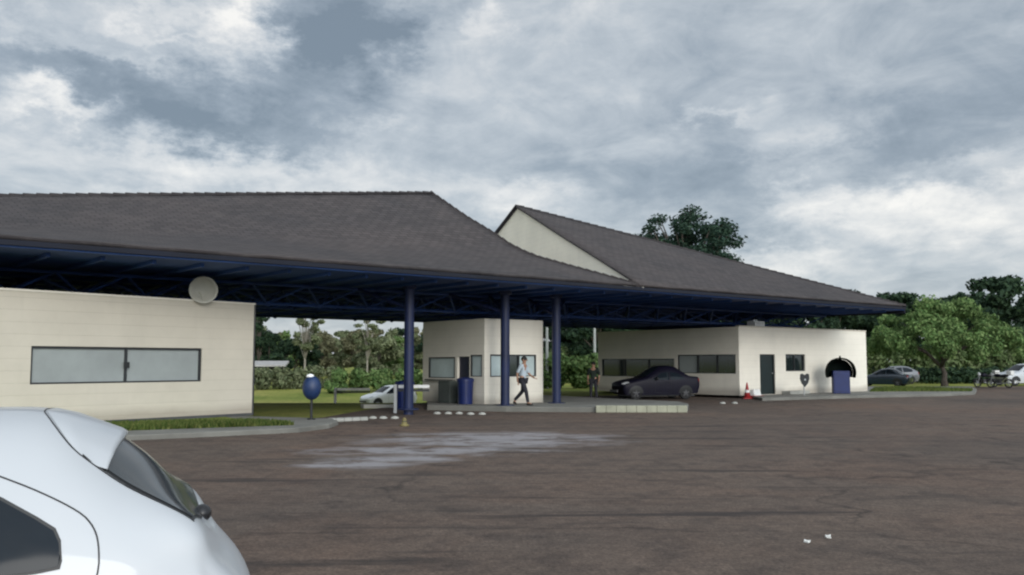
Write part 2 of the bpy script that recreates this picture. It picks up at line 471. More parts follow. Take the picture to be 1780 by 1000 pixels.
# ------------------------------------------------------------------ ground
def ground():
    mb = MB()
    xs = [-3000, -800, -300, -150, -90] + [-60 + 2 * k for k in range(0, 46)] + [40, 60, 90, 150, 300, 800, 3000]
    ys = [-3000, -500, -100, -20, 10, 25, 34, 38] + [40 + 2 * k for k in range(0, 31)] + [110, 130, 160, 220, 320, 600, 1500, 3000]
    rows = []
    for y in ys:
        r = []
        for x in xs:
            z = -.025
            if -40 < x < 0 and 40 < y < 90:
                wx = min(1, max(0, (x + 40) / 8)) * min(1, max(0, (-1.5 - x) / 3))
                dz = -.055 * (y - 40) if y < 60 else -1.1 * max(0, (90 - y) / 30)
                z += dz * wx
            z += 0.0
            r.append((x, y, z))
        rows.append(r)
    mb.grid(rows)
    o = mb.build('ground', M['lawn'], smooth=True); o['kind'] = 'structure'
ground()
def sheet(name, pts, z, m):
    o = MB().poly([(p[0], p[1], z) for p in pts]).build(name, m)
    if o.data.polygons[0].normal.z < 0: o.data.flip_normals()
    o['kind'] = 'structure'; return o
LOT = [V(-70, -60), V(120, -60), V(120, 66), zp(1800, 671.5), zp(1690, 672.5), zp(1560, 679), zp(1250, 685), zp(1040, 688), zp(960, 691), zp(740, 700), zp(640, 712), zp(560, 726), zp(300, 740), V(-26, 22), V(-70, 12)]
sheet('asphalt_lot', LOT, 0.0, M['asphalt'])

def slab(name, pts, h, m, cap=None, kerbw=.0):
    o = MB().prism([(p[0], p[1]) for p in pts], -.1, h).build(name, m, bevel=.03)
    o['kind'] = 'structure'; return o
# left island (pavement round the left building) with grass inside
PL = zp(437.5, 722.5, .12); QL = zp(0, 746, .12)
fd = (PL - QL).normalized()
isl = [zp(-700, 812), zp(200, 767), zp(380, 759), zp(520, 752), zp(572, 745), zp(588, 739), zp(578, 735), zp(520, 733), zp(440, 733) + v * 1.0, PL + v * 9, PL - fd * 30 + v * 9]
slab('left_pavement', isl, .12, M['concrete'])
gr = [zp(-500, 783, .124), zp(200, 749, .124), zp(420, 742, .124), zp(510, 739, .124), zp(500, 736.5, .124), zp(437, 733, .124), PL + v * 7, PL - fd * 25 + v * 7]
sheet('left_grass_verge', gr, .124, M['lawn'])
# middle island under the canopy, with the booth
isb = [zp(742, 713), zp(880, 716), zp(1040, 717), zp(1195, 717), zp(1197, 710), zp(1180, 706), zp(1040, 699), zp(960, 694), zp(880, 693), zp(742, 700)]
slab('booth_island', isb, .18, M['concrete'])
# painted kerb stones at the island's front
kb = MB()
a, b = zp(1036, 717.6), zp(1195, 717.6)
for k in range(9):
    p, q = a.lerp(b, k / 9 + .0006), a.lerp(b, (k + 1) / 9 - .0006)
    w = V(0, .22, 0)
    kb.prism([(p.x, p.y), (q.x, q.y), (q.x, q.y + .22), (p.x, p.y + .22)], 0, .24)
o = kb.build('island_kerb', M['kerb'], bevel=.02); o['kind'] = 'structure'
# right building pavement
isr = [zp(1325, 697), zp(1500, 692), zp(1640, 689), zp(1695, 686.5), zp(1698, 680), zp(1690, 675), zp(1560, 676), zp(1490, 677) + v * 9, zp(1300, 680) + v * 12, zp(1300, 692)]
slab('right_pavement', isr, .13, M['concrete'])
sheet('right_grass_verge', [zp(1512, 681.0, .134), zp(1600, 680.5, .134), zp(1688, 680.5, .134), zp(1692, 677, .134), zp(1560, 673, .134), zp(1520, 675, .134)], .134, M['lawn'])
# white lane nose & strips near the left lane
nose = MB(); a, b = zp(570, 734.5), zp(640, 731.5)
for k in range(5):
    p, q = a.lerp(b, k / 5 + .002), a.lerp(b, (k + 1) / 5 - .002)
    nose.prism([(p.x, p.y), (q.x, q.y), (q.x - .1, q.y + .5), (p.x - .1, p.y + .4)], 0, .10)
o = nose.build('lane_kerb', M['kerb_white'], bevel=.02); o['kind'] = 'structure'
far = MB(); a, b = zp(632, 709), zp(692, 709)
far.prism([(a.x, a.y), (b.x, b.y), (b.x - .2, b.y + .5), (a.x - .2, a.y + .5)], -.3, .12)
o = far.build('far_lane_kerb', M['kerb_white'], bevel=.02); o['kind'] = 'structure'
pth = [zp(440, 683), zp(600, 678), zp(600, 676), zp(440, 680)]

# ------------------------------------------------------------------ canopy
def surf_uv(me, uvs):
    lay = me.uv_layers.new(name='UVMap')
    for p in me.polygons:
        for li in p.loop_indices:
            lay.data[li].uv = uvs[me.loops[li].vertex_index]
def prof(s):
    pts = [(0, 0), (.27, .178), (.45, .30), (.55, .395), (.65, .535), (.8, .72), (1, 1)]
    for (a, b), (c, d) in zip(pts, pts[1:]):
        if s <= c: return b + (d - b) * (s - a) / (c - a)
    return 1.0
def roof_grid(e0, e1, r0, r1, nt, ns, f=None, name='roof_slope', parent=None):
    rows = []; uvs = []
    L = (e1 - e0).length
    for i in range(ns + 1):
        s = i / ns; row = []
        for j in range(nt + 1):
            tt = j / nt
            a = e0.lerp(e1, tt); b = r0.lerp(r1, tt)
            p = a.lerp(b, s)
            if f: p.z = a.z + (b.z - a.z) * f(s)
            p.z += .012 * math.sin(j * 2.1 + i * .6)
            row.append(p); uvs.append(((p - e0).dot((e1 - e0).normalized()), (b - a).length * s))
        rows.append(row)
    mb = MB().grid(rows)
    o = mb.build(name, M['shingle'], parent, smooth=True)
    surf_uv(o.data, uvs)
    if sum(p.normal.z for p in o.data.polygons) < 0: o.data.flip_normals()
    sd = o.modifiers.new('thick', 'SOLIDIFY'); sd.thickness = .09; sd.offset = -1
    return o
def in_poly(p, poly):
    c = False; n = len(poly)
    for i in range(n):
        a, b = poly[i], poly[(i + 1) % n]
        if (a.y > p.y) != (b.y > p.y) and p.x < (b.x - a.x) * (p.y - a.y) / (b.y - a.y) + a.x: c = not c
    return c
def canopy():
    root = empty('canopy', V(E.x, E.y, 0))
    tag(root, 'long dark shingled canopy roof with two peaks on navy columns and steel space frame', 'canopy roof')
    off = root.location
    pk = []
    pk.append(roof_grid(E - u * .0, EL, A1, L1, 60, 18, prof))
    rb = roof_grid(BR, BL, A1, L1, 30, 10, prof); pk.append(rb)
    pk.append(roof_grid(E + u * .12, T, A2, T, 26, 14))
    pk.append(roof_grid(T, T2, A2, A2 + V(.01, .01, 0), 8, 10))
    pk.append(roof_grid(T2, EB, A2, A2 + V(.01, .01, 0), 14, 10))
    # gables
    g = MB()
    iu = u * .17
    g.poly([E + iu + V(0, 0, -.1), A2 + iu + V(0, 0, -.16), EB + iu + V(0, 0, -.1)])
    gw = g.build('gable_wall', M['gable']); pk.append(gw)
    sd = gw.modifiers.new('thick', 'SOLIDIFY'); sd.thickness = .12
    # white verge board on the gable edge
    n = 20
    pts = [E - u * .02] + []
    g = MB()
    fr = [E.lerp(A1, s / n) for s in range(n + 1)]
    for s, p in enumerate(fr): p.z = ZE + (A1.z - ZE) * prof(s / n) - .15
    bk = [BR.lerp(A1, s / n) for s in range(n + 1)]
    for s, p in enumerate(bk): p.z = ZE + (A1.z - ZE) * prof(s / n) - .15
    iu = -u * .3
    g.poly([p + iu for p in fr] + [p + iu for p in reversed(bk)])
    gw = g.build('gable_wall', M['gable']); pk.append(gw)
    def caps(path, step, w, name='ridge_cap'):
        g = MB()
        for a, b in zip(path, path[1:]):
            L = (b - a).length; n_ = max(1, int(L / step)); d = (b - a).normalized(); sd = V(-d.y, d.x, 0).normalized(); up = sd.cross(d) * (1 if sd.cross(d).z > 0 else -1)
            for q in range(n_):
                p0 = a + d * (L * q / n_); p1 = a + d * (L * (q + 1.12) / n_); l0, l1 = .015, .055
                A = [p0 - sd * w - up * .06, p0 + up * (.03 + l0), p0 + sd * w - up * .06, p0 - up * .12]
                B = [p1 - sd * w - up * .05, p1 + up * (.03 + l1), p1 + sd * w - up * .05, p1 - up * .12]
                g.quadbox(A, B)
        return g.build(name, M['shingle'])
    pk.append(caps([A2, T], .42, .16)); pk.append(caps([A1, L1], .42, .16))
    vg = []
    for q in range(15):
        p = E.lerp(A1, q / 14); p.z = ZE + (A1.z - ZE) * prof(q / 14); vg.append(p)
    pk.append(caps(vg, .42, .12, 'verge_cap'))
    # deck / soffit
    deck = [EL, E, T, T2, EB, BR, BL]
    g = MB().prism([(p.x, p.y) for p in deck], 4.34, 4.44)
    pk.append(g.build('soffit', M['soffit']))
    g = MB()
    k = -45.0
    while k < 19:
        a, b = E + u * k + v * .6, E + u * k + v * DW * .98
        if k > 0: b = a + v * max(2.0, 16 - .6 * k)
        g.quadbox([V(q.x, q.y, 4.24) for q in (a, b, b + u * .09, a + u * .09)], [V(q.x, q.y, 4.338) for q in (a, b, b + u * .09, a + u * .09)])
        k += 1.25
    pk.append(g.build('joists', M['soffit']))
    # fascia
    g = MB()
    loop = [EL, E, T, T2, EB]
    def board(a, b, z0, z1, th=.09):
        d = (b - a).normalized(); nn = V(d.y, -d.x, 0) * th
        g.quadbox([V(a.x, a.y, z0), V(b.x, b.y, z0), V(b.x + nn.x, b.y + nn.y, z0), V(a.x + nn.x, a.y + nn.y, z0)][::-1],
                  [V(a.x, a.y, z1), V(b.x, b.y, z1), V(b.x + nn.x, b.y + nn.y, z1), V(a.x + nn.x, a.y + nn.y, z1)][::-1])
    board(EL, T, 4.38, 4.5); board(T, T2, 4.2, 4.5); board(T2, EB, 4.2, 4.5); board(BR, BL, 4.2, 4.5); board(BL, EL, 4.2, 4.5); 
    pk.append(g.build('fascia', M['fascia']))
    # space frame
    g = MB(); st = 1.9
    inset = deck
    nu0, nu1 = -24, 11; nv = 5; FS0 = 4.1
    top = {}; bot = {}
    for i in range(nu0, nu1 + 1):
        for j in range(0, nv):
            p = E + u * (i * st) + v * (FS0 + j * st)
            if in_poly(p, inset): top[i, j] = V(p.x, p.y, 4.2)
            p = E + u * ((i + .5) * st) + v * (FS0 + (j + .5) * st)
            if in_poly(p, inset): bot[i, j] = V(p.x, p.y, 3.64)
    def mem(a, b, r): g.tube([a, b], r, 5, False)
    for (i, j), p in top.items():
        for q in ((i + 1, j), (i, j + 1)):
            if q in top: mem(p, top[q], .05)
    for (i, j), p in bot.items():
        for q in ((i + 1, j), (i, j + 1)):
            if q in bot: mem(p, bot[q], .055)
        for q in ((i, j), (i + 1, j), (i, j + 1), (i + 1, j + 1)):
            if q in top: mem(p, top[q], .036)
        g.ball(p, .10, 6, 4)
    pk.append(g.build('space_frame', M['navy_frame']))
    # columns
    C0 = zp(878, 705, .18)
    def onrow(px, w):
        d = ray(px, 600); kx = d.x / d.y
        # C0 + u*s with x = kx*y
        s = (kx * (C0.y + w) - C0.x) / (u.x - kx * u.y)
        p = C0 + u * s; return V(p.x, p.y + w, 0)
    cols = [onrow(711, 0), onrow(878, 0), onrow(967, .3)]
    sp = (cols[1] - cols[0]).length
    cols += [cols[0] - u * sp * 2.6 + v * 5, onrow(800, 21)]
    for n_, c in enumerate(cols):
        g = MB()
        g.tube([V(c.x, c.y, 0), V(c.x, c.y, 4.32)], .165, 16)
        g.lathe([(.34, 0), (.34, .04), (.26, .05)], (c.x, c.y, .16), 14)
        g.lathe([(.17, 4.16), (.24, 4.2), (.24, 4.28)], (c.x, c.y, 0), 14)
        for q in sorted(top.values(), key=lambda q: (q.xy - c.xy).length)[:2]: g.tube([V(c.x, c.y, 3.5), q], .06, 6)
        pk.append(g.build('column', M['navy_column']))
    for o in pk:
        o.parent = root; o.matrix_parent_inverse = Matrix.Translation(-off)
    return cols
COLS = canopy()

# ------------------------------------------------------------------ buildings
def facade(mb, P, Q, z0, H, ops, th=.2):
    """wall from P to Q (outside on the right-hand side), with openings (s0,s1,za,zb) in metres; recessed reveals"""
    d = (Q - P); L = d.length; d = d.normalized(); n = V(d.y, -d.x, 0)
    def pt(s, z, o=0.0): return P + d * s + V(0, 0, z - P.z) - n * o
    S = sorted({0, L, *[q for o in ops for q in o[:2]]}); Z = sorted({z0, z0 + H, *[q for o in ops for q in o[2:4]]})
    for i in range(len(S) - 1):
        for j in range(len(Z) - 1):
            cs, cz = (S[i] + S[i + 1]) / 2, (Z[j] + Z[j + 1]) / 2
            if any(o[0] < cs < o[1] and o[2] < cz < o[3] for o in ops): continue
            mb.poly([pt(S[i], Z[j]), pt(S[i + 1], Z[j]), pt(S[i + 1], Z[j + 1]), pt(S[i], Z[j + 1])])
    for (a, b, c, e) in ops:
        mb.poly([pt(a, c), pt(a, c, th), pt(b, c, th), pt(b, c)])
        mb.poly([pt(a, e, th), pt(a, e), pt(b, e), pt(b, e, th)])
        mb.poly([pt(a, c, th), pt(a, c), pt(a, e), pt(a, e, th)])
        mb.poly([pt(b, c), pt(b, c, th), pt(b, e, th), pt(b, e)])
    return pt
def window(root, pt, op, mg, mf, mull=(), depth=.12, fw=.05, name='window', handle=False):
    a, b, c, e = op
    f = MB()
    def bar(s0, s1, z0, z1, d0, d1):
        f.quadbox([pt(s0, z0, d0), pt(s1, z0, d0), pt(s1, z0, d1), pt(s0, z0, d1)], [pt(s0, z1, d0), pt(s1, z1, d0), pt(s1, z1, d1), pt(s0, z1, d1)])
    d0, d1 = depth - .06, depth + .03
    bar(a, b, e - fw, e, d0, d1); bar(a, b, c, c + fw * .8, d0, d1)
    bar(a, a + fw, c + fw * .8, e - fw, d0, d1); bar(b - fw, b, c + fw * .8, e - fw, d0, d1)
    for m in mull:
        s = a + (b - a) * m
        bar(s - fw * .55, s + fw * .55, c + fw * .8, e - fw, d0 + .004, d1 - .004)
    fo = f.build(name, mf, root)
    edges = [a + fw] + [a + (b - a) * m for m in mull] + [b - fw]
    for s0, s1 in zip(edges, edges[1:]):
        MB().poly([pt(s0, c, depth), pt(s1, c, depth), pt(s1, e, depth), pt(s0, e, depth)]).build('pane', mg if not isinstance(mg, list) else mg[edges.index(s0) % len(mg)], fo)
    if handle:
        h = MB(); s = a + (b - a) * mull[0]; zc = (c + e) / 2
        h.quadbox([pt(s - .07, zc - .08, d0 - .05), pt(s + .07, zc - .08, d0 - .05), pt(s + .07, zc - .08, d0), pt(s - .07, zc - .08, d0)],
                  [pt(s - .07, zc + .08, d0 - .05), pt(s + .07, zc + .08, d0 - .05), pt(s + .07, zc + .08, d0), pt(s - .07, zc + .08, d0)])
        h.build('handle', M['black'], fo)
    return fo
def along(P, Q, px):
    """distance from P along PQ where the sight line of column px crosses"""
    d = (Q - P).normalized(); r = ray(px, 640); kx = r.x / r.y
    return (kx * P.y - P.x) / (d.x - kx * d.y)
def zat(P, Q, px, py):
    s = along(P, Q, px); y = (P + (Q - P).normalized() * s).y
    return at(px, py, y).z
def reparent(root):
    pass

def local_building(name, label, cat, base):
    r = empty(name, V(0, 0, 0)); tag(r, label, cat); return r

def left_building():
    root = local_building('office_building', 'low cream flat topped building with one long two pane window behind the white car', 'building', PL)
    P = PL - fd * 26; Q = PL.copy(); P.z = Q.z = .12
    H = zat(P, Q, 437, 530) - .12
    b = MB()
    s0, s1 = along(P, Q, 53), along(P, Q, 350.5)
    op = (s0, s1, zat(P, Q, 200, 666), zat(P, Q, 200, 603.5))
    pt = facade(b, P, Q, .12, H, [op])
    bk = v * 6.0
    facade(b, Q, Q + bk, .12, H, []); facade(b, Q + bk, P + bk, .12, H, []); facade(b, P + bk, P, .12, H, [])
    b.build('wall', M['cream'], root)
    MB().prism([(q.x, q.y) for q in (P + v * .1 + fd * .1, Q + v * .1 - fd * .1, Q + bk - v * .1 - fd * .1, P + bk - v * .1 + fd * .1)], .12 + H - .25, .12 + H - .05).build('roof', M['concrete'], root)
    c = MB()
    nn = V(fd.y, -fd.x, 0)
    a0, a1 = P + nn * .03, Q + nn * .03 + fd * .03
    c.prism([(q.x, q.y) for q in (a0, a1, a1 - nn * .16, a0 - nn * .16)], .12 + H, .12 + H + .05)
    c.build('coping', M['cream2'], root)
    c = MB(); q = Q + fd * .05 + v * .06
    c.tube([V(q.x, q.y, .12), V(q.x, q.y, .12 + H - .02)], .04, 8); c.build('downpipe', M['frame_dark'], root)
    c = MB(); a0, a1 = P + nn * .012, Q + nn * .012
    c.prism([(q.x, q.y) for q in (a0, a1, a1 - nn * .01, a0 - nn * .01)], .121, .20); c.build('plinth', M['frame_grey'], root)
    window(root, pt, op, M['pane_frost'], M['frame_dark'], (.525,), .10, .055, handle=True)
    return P, Q, H
LP, LQ, LH = left_building()
def dish():
    s = along(LP, LQ, 352); p = LP + fd * s - v * .02
    top = at(352, 524, p.y).z; zc = at(352, 506, p.y).z
    root = empty('satellite_dish', V(p.x, p.y, .12 + LH)); tag(root, 'round pale dish standing on the top edge of the left building', 'dish')
    z = zc - root.location.z
    g = MB().lathe([(.02, .0), (.18, -.02), (.32, -.07), (.395, -.13), (.40, -.12), (.32, -.05), (.18, .005), (.02, .02)], (0, 0, 0), 28, 'y')
    o = g.build('reflector', M['dish'], root, smooth=True); o.location = (0, -.12, z); o.rotation_euler = (R(-6), 0, R(18))
    MB().tube([V(0, .05, .04), V(0, .05, z)], .03, 8).box((0, .05, .05), (.24, .16, .04)).build('mount', M['steel'], root)
    MB().tube([V(0, -.1, z - .34), V(.03, -.48, z - .10)], .014, 6).ball((.03, -.5, z - .09), .04, 8, 6).build('feed_arm', M['dish'], root)
dish()

def booth():
    root = local_building('toll_booth', 'cream flat topped booth with windows on two sides between the navy columns', 'booth', None)
    B1, B0, B2 = zp(735, 704.5, .18), zp(842, 703, .18), zp(944, 699.5, .18)
    dd = v; r_ = ray(735, 640); kx = r_.x / r_.y; B1 = B0 + v * ((kx * B0.y - B0.x) / (v.x - kx * v.y)); B1.z = .18
    H = 3.16; z0 = .18
    b = MB()
    w1 = (along(B1, B0, 745), along(B1, B0, 791), zat(B1, B0, 770, 657.5), zat(B1, B0, 770, 621))
    d1 = (along(B1, B0, 795), along(B1, B0, 816), z0 + .02, zat(B1, B0, 805, 620))
    w2 = (along(B1, B0, 818), along(B1, B0, 838), zat(B1, B0, 830, 655), zat(B1, B0, 830, 617))
    p1 = facade(b, B1, B0, z0, H, [w1, d1, w2])
    w3 = (along(B0, B2, 852), along(B0, B2, 932), zat(B0, B2, 890, 655), zat(B0, B2, 890, 616.5))
    p2 = facade(b, B0, B2, z0, H, [w3])
    B3 = B1 + B2 - B0
    facade(b, B2, B3, z0, H, []); facade(b, B3, B1, z0, H, [])
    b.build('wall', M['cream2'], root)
    cn = (B0 + B3) / 2
    MB().prism([((q.x - cn.x) * .97 + cn.x, (q.y - cn.y) * .97 + cn.y) for q in (B1, B0, B2, B3)], z0 + H - .2, z0 + H - .04).build('roof', M['concrete'], root)
    window(root, p1, w1, M['pane_light'], M['frame_dark'], (), .06)
    window(root, p1, w2, M['pane_light'], M['frame_dark'], (), .06, .04)
    window(root, p2, w3, [M['pane_light'], M['glass'], M['pane_light']], M['frame_dark'], (.30, .62), .06)
    a, bb, c, e = d1
    MB().quadbox([p1(a, c, .10), p1(bb, c, .10), p1(bb, c, .15), p1(a, c, .15)], [p1(a, e, .10), p1(bb, e, .10), p1(bb, e, .15), p1(a, e, .15)]).build('door', M['navy'], root)
    # small counter ledge and dark step under the left window
    MB().quadbox([p1(w1[0] - .05, w1[2] - .1, -.16), p1(w1[1] + .05, w1[2] - .1, -.16), p1(w1[1] + .05, w1[2] - .1, 0), p1(w1[0] - .05, w1[2] - .1, 0)],
                 [p1(w1[0] - .05, w1[2] - .04, -.16), p1(w1[1] + .05, w1[2] - .04, -.16), p1(w1[1] + .05, w1[2] - .04, 0), p1(w1[0] - .05, w1[2] - .04, 0)]).build('sill', M['concrete'], root)
    return B1, B0, B2, p1, p2
B1, B0, B2, BP1, BP2 = booth()

def right_building():
    root = local_building('gatehouse', 'cream gatehouse with dark door and small square window under the right end of the canopy', 'building', None)
    P0, P1, Pm = zp(1286, 688, .13), zp(1508, 680, .13), zp(1040, 679.5, .13)
    H = at(1286, 568, P0.y).z - .13; z0 = .13
    b = MB()
    dr = (along(P0, P1, 1321), along(P0, P1, 1347.5), z0 + .02, zat(P0, P1, 1335, 616))
    wn = (along(P0, P1, 1366), along(P0, P1, 1400), zat(P0, P1, 1383, 645.5), zat(P0, P1, 1383, 616))
    p1 = facade(b, P0, P1, z0, H, [dr, wn])
    wa = (along(Pm, P0, 1046), along(Pm, P0, 1172), zat(Pm, P0, 1110, 655), zat(Pm, P0, 1110, 624))
    wb = (along(Pm, P0, 1178), along(Pm, P0, 1279), zat(Pm, P0, 1240, 649.5), zat(Pm, P0, 1240, 616.5))
    p2 = facade(b, Pm, P0, z0, H, [wa, wb])
    d = v * 7
    P2 = P1 + d; P3 = Pm + V(.16, .98, 0) * 4
    facade(b, P1, P2, z0, H, []); facade(b, P2, P3, z0, H, []); facade(b, P3, Pm, z0, H, [])
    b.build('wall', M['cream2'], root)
    cn = (P0 + P1 + P2 + P3 + Pm) / 5
    MB().prism([((q.x - cn.x) * .97 + cn.x, (q.y - cn.y) * .97 + cn.y) for q in (Pm, P0, P1, P2, P3)], z0 + H - .25, z0 + H - .05).build('roof', M['concrete'], root)
    dd = (P1 - P0).normalized(); nn = V(dd.y, -dd.x, 0)
    a0, a1 = P0 + nn * .03, P1 + nn * .03
    MB().prism([(q.x, q.y) for q in (a0, a1, a1 - nn * .2, a0 - nn * .2)], z0 + H, z0 + H + .06).build('coping', M['cream'], root)
    a, bb, c, e = dr
    fr = MB()
    for (s0, s1, q0, q1) in ((a, a + .06, c, e), (bb - .06, bb, c, e), (a + .06, bb - .06, e - .06, e)):
        fr.quadbox([p1(s0, q0, .05), p1(s1, q0, .05), p1(s1, q0, .16), p1(s0, q0, .16)], [p1(s0, q1, .05), p1(s1, q1, .05), p1(s1, q1, .16), p1(s0, q1, .16)])
    do = MB().quadbox([p1(a + .06, c, .10), p1(bb - .06, c, .10), p1(bb - .06, c, .14), p1(a + .06, c, .14)], [p1(a + .06, e - .06, .10), p1(bb - .06, e - .06, .10), p1(bb - .06, e - .06, .14), p1(a + .06, e - .06, .14)]).build('door', M['door_dark'], root)
    fr.build('frame', M['frame_dark'], do)
    h = p1(bb - .16, z0 + 1.05, .06); MB().ball(h, .035, 8, 6).build('handle', M['steel'], do)
    window(root, p1, wn, M['glass'], M['frame_dark'], (.5,), .12, .07)
    window(root, p2, wa, [M['glass'], M['glass'], M['glass']], M['frame_dark'], (.33, .66), .08)
    window(root, p2, wb, [M['pane_frost'], M['glass'], M['glass']], M['frame_dark'], (.35, .68), .08)
    # concrete step by the door
    s0 = along(P0, P1, 1358); s1 = along(P0, P1, 1392)
    st = MB().quadbox([p1(s0, z0, -.5), p1(s1, z0, -.5), p1(s1, z0, 0), p1(s0, z0, 0)], [p1(s0, z0 + .16, -.5), p1(s1, z0 + .16, -.5), p1(s1, z0 + .16, 0), p1(s0, z0 + .16, 0)])
    st.build('step', M['kerb_white'], root, bevel=.015)
    return P0, P1, p1, z0 + H
RP0, RP1, RPT, RTOP = right_building()
def ac():
    s = along(RP0, RP1, 1330); p = RPT(s, RTOP, .5)
    root = empty('roof_box', V(p.x, p.y, RTOP - .05), UA); tag(root, 'white ventilation box on top of the gatehouse above the dark door', 'vent box')
    MB().box((0, 0, .2), (.8, .5, .36)).build('casing', M['white_paint'], root, bevel=.02)
    g = MB()
    for k in range(5): g.box((0, -.255, .09 + k * .055), (.62, .012, .02))
    g.build('grille', M['steel'], root)
ac()

# ------------------------------------------------------------------ cars
def cr(p0, p1, p2, p3, t):
    return ((p1 * 2) + (p2 - p0) * t + (p0 * 2 - p1 * 5 + p2 * 4 - p3) * t * t + (p1 * 3 - p0 - p2 * 3 + p3) * t * t * t) * .5
class Surf:
    def __init__(s, st):
        s.st = [[Vector(p) for p in r] for r in st]; s.n = len(st); s.m = len(st[0])
    def row(s, j, a):
        a = min(max(a, 0), s.n - 1.0001); i = int(a); t = a - i
        g = lambda k: s.st[min(max(k, 0), s.n - 1)][j]
        return cr(g(i - 1), g(i), g(i + 1), g(i + 2), t)
    def pt(s, a, b):
        sg = -1 if b < 0 else 1; b = abs(b)
        b = min(b, s.m - 1.0001); j = int(b); t = b - j
        def g(k):
            if k < 0:
                q = s.row(1, a); return Vector((q.x, -q.y, q.z))
            return s.row(min(k, s.m - 1), a)
        p = cr(g(j - 1), g(j), g(j + 1), g(j + 2), t)
        return Vector((p.x, p.y * sg, p.z))
    def nrm(s, a, b):
        e = .02
        da = s.pt(a + e, b) - s.pt(a - e, b); db = s.pt(a, b + e) - s.pt(a, b - e)
        n = da.cross(db)
        if n.length < 1e-9: return Vector((0, 0, 1))
        n.normalize(); p = s.pt(a, b)
        if n.dot(p - Vector((p.x, 0, .6))) < 0: n = -n
        return n
    def side(s, x, z, sg):
        """surface parameters at side-view position (x,z) between roof edge and sill"""
        a = s.n / 2; b = 2.0
        lo_b, hi_b = .85, s.m - 1
        for _ in range(14):
            lo, hi = lo_b, hi_b
            for _ in range(18):
                md = (lo + hi) / 2
                if s.pt(a, md).z > z: lo = md
                else: hi = md
            b = (lo + hi) / 2
            la, ha = 0.0, s.n - 1.0
            for _ in range(18):
                md = (la + ha) / 2
                if s.pt(md, b).x < x: la = md
                else: ha = md
            a = (la + ha) / 2
        return a, b * sg
    def body(s, na=4, nb=4):
        mb = MB(); NA = (s.n - 1) * na; NB = (s.m - 1) * nb
        rows = []
        for i in range(NA + 1):
            rows.append([s.pt(i / na, j / nb) for j in range(-NB, NB + 1)])
        mb.grid(rows)
        # close nose and tail and floor
        mb.poly(rows[0]); mb.poly(rows[-1])
        mb.grid([[r[0] for r in rows], [r[-1] for r in rows]])
        return mb
    def patch(s, a0, a1, b0, b1, na, nb, off=.004):
        return MB().grid([[s.pt(a0 + (a1 - a0) * i / na, b0 + (b1 - b0) * j / nb) + s.nrm(a0 + (a1 - a0) * i / na, b0 + (b1 - b0) * j / nb) * off for j in range(nb + 1)] for i in range(na + 1)])
    def poly_patch(s, poly, sg, n=8, m=4, off=.004):
        xs = [p[0] for p in poly]; x0, x1 = min(xs), max(xs)
        cuts = sorted(set([x0 + (x1 - x0) * i / n for i in range(n + 1)] + xs))
        rows = []
        for x in cuts:
            xx = min(max(x, x0 + 1e-4), x1 - 1e-4); zs = []
            for (p, q) in zip(poly, poly[1:] + poly[:1]):
                if (p[0] - xx) * (q[0] - xx) <= 0 and abs(p[0] - q[0]) > 1e-9:
                    zs.append(p[1] + (q[1] - p[1]) * (xx - p[0]) / (q[0] - p[0]))
            z0, z1 = min(zs), max(zs)
            r = []
            for k in range(m + 1):
                a, b = s.side(xx, z0 + (z1 - z0) * k / m, sg)
                r.append(s.pt(a, b) + s.nrm(a, b) * off)
            rows.append(r)
        return MB().grid(rows)
    def seam(s, line, sg, w=.006, off=.003, m=6):
        pts = []
        for (p, q) in zip(line, line[1:]):
            for k in range(m): pts.append((p[0] + (q[0] - p[0]) * k / m, p[1] + (q[1] - p[1]) * k / m))
        pts.append(line[-1]); P = []
        for x, z in pts:
            a, b = s.side(x, z, sg); P.append(s.pt(a, b) + s.nrm(a, b) * off * .3)
        return MB().tube(P, w, 6)

HATCH = [
 [(.04, 0, .60), (.10, .42, .60), (.22, .72, .58), (.22, .74, .45), (.28, .70, .24)],
 [(.14, 0, .76), (.18, .5, .75), (.32, .78, .70), (.36, .82, .5), (.40, .78, .2)],
 [(.70, 0, .93), (.70, .55, .92), (.72, .82, .80), (.72, .86, .5), (.72, .82, .2)],
 [(1.20, 0, 1.02), (1.22, .64, 1.00), (1.25, .84, .89), (1.25, .87, .55), (1.25, .83, .2)],
 [(1.62, 0, 1.28), (1.66, .62, 1.24), (1.65, .845, .93), (1.65, .875, .55), (1.65, .83, .2)],
 [(2.02, 0, 1.49), (2.06, .56, 1.45), (2.05, .845, .95), (2.05, .875, .55), (2.05, .83, .2)],
 [(2.55, 0, 1.55), (2.55, .57, 1.505), (2.55, .845, .97), (2.55, .875, .55), (2.55, .83, .2)],
 [(3.05, 0, 1.535), (3.02, .555, 1.485), (3.02, .845, 1.00), (3.02, .875, .55), (3.02, .83, .2)],
 [(3.46, 0, 1.475), (3.40, .545, 1.42), (3.40, .835, 1.02), (3.40, .87, .58), (3.40, .82, .22)],
 [(3.80, 0, 1.31), (3.72, .575, 1.275), (3.72, .82, 1.01), (3.74, .86, .6), (3.72, .81, .24)],
 [(4.10, 0, 1.13), (4.02, .64, 1.115), (3.98, .79, .99), (3.98, .84, .62), (3.95, .79, .25)],
 [(4.22, 0, .96), (4.17, .62, .95), (4.10, .765, .90), (4.10, .81, .62), (4.04, .76, .26)],
 [(4.27, 0, .72), (4.23, .60, .72), (4.15, .75, .70), (4.15, .78, .55), (4.08, .72, .27)],
 [(4.22, 0, .36), (4.19, .56, .36), (4.12, .70, .37), (4.11, .72, .36), (4.05, .68, .30)]]
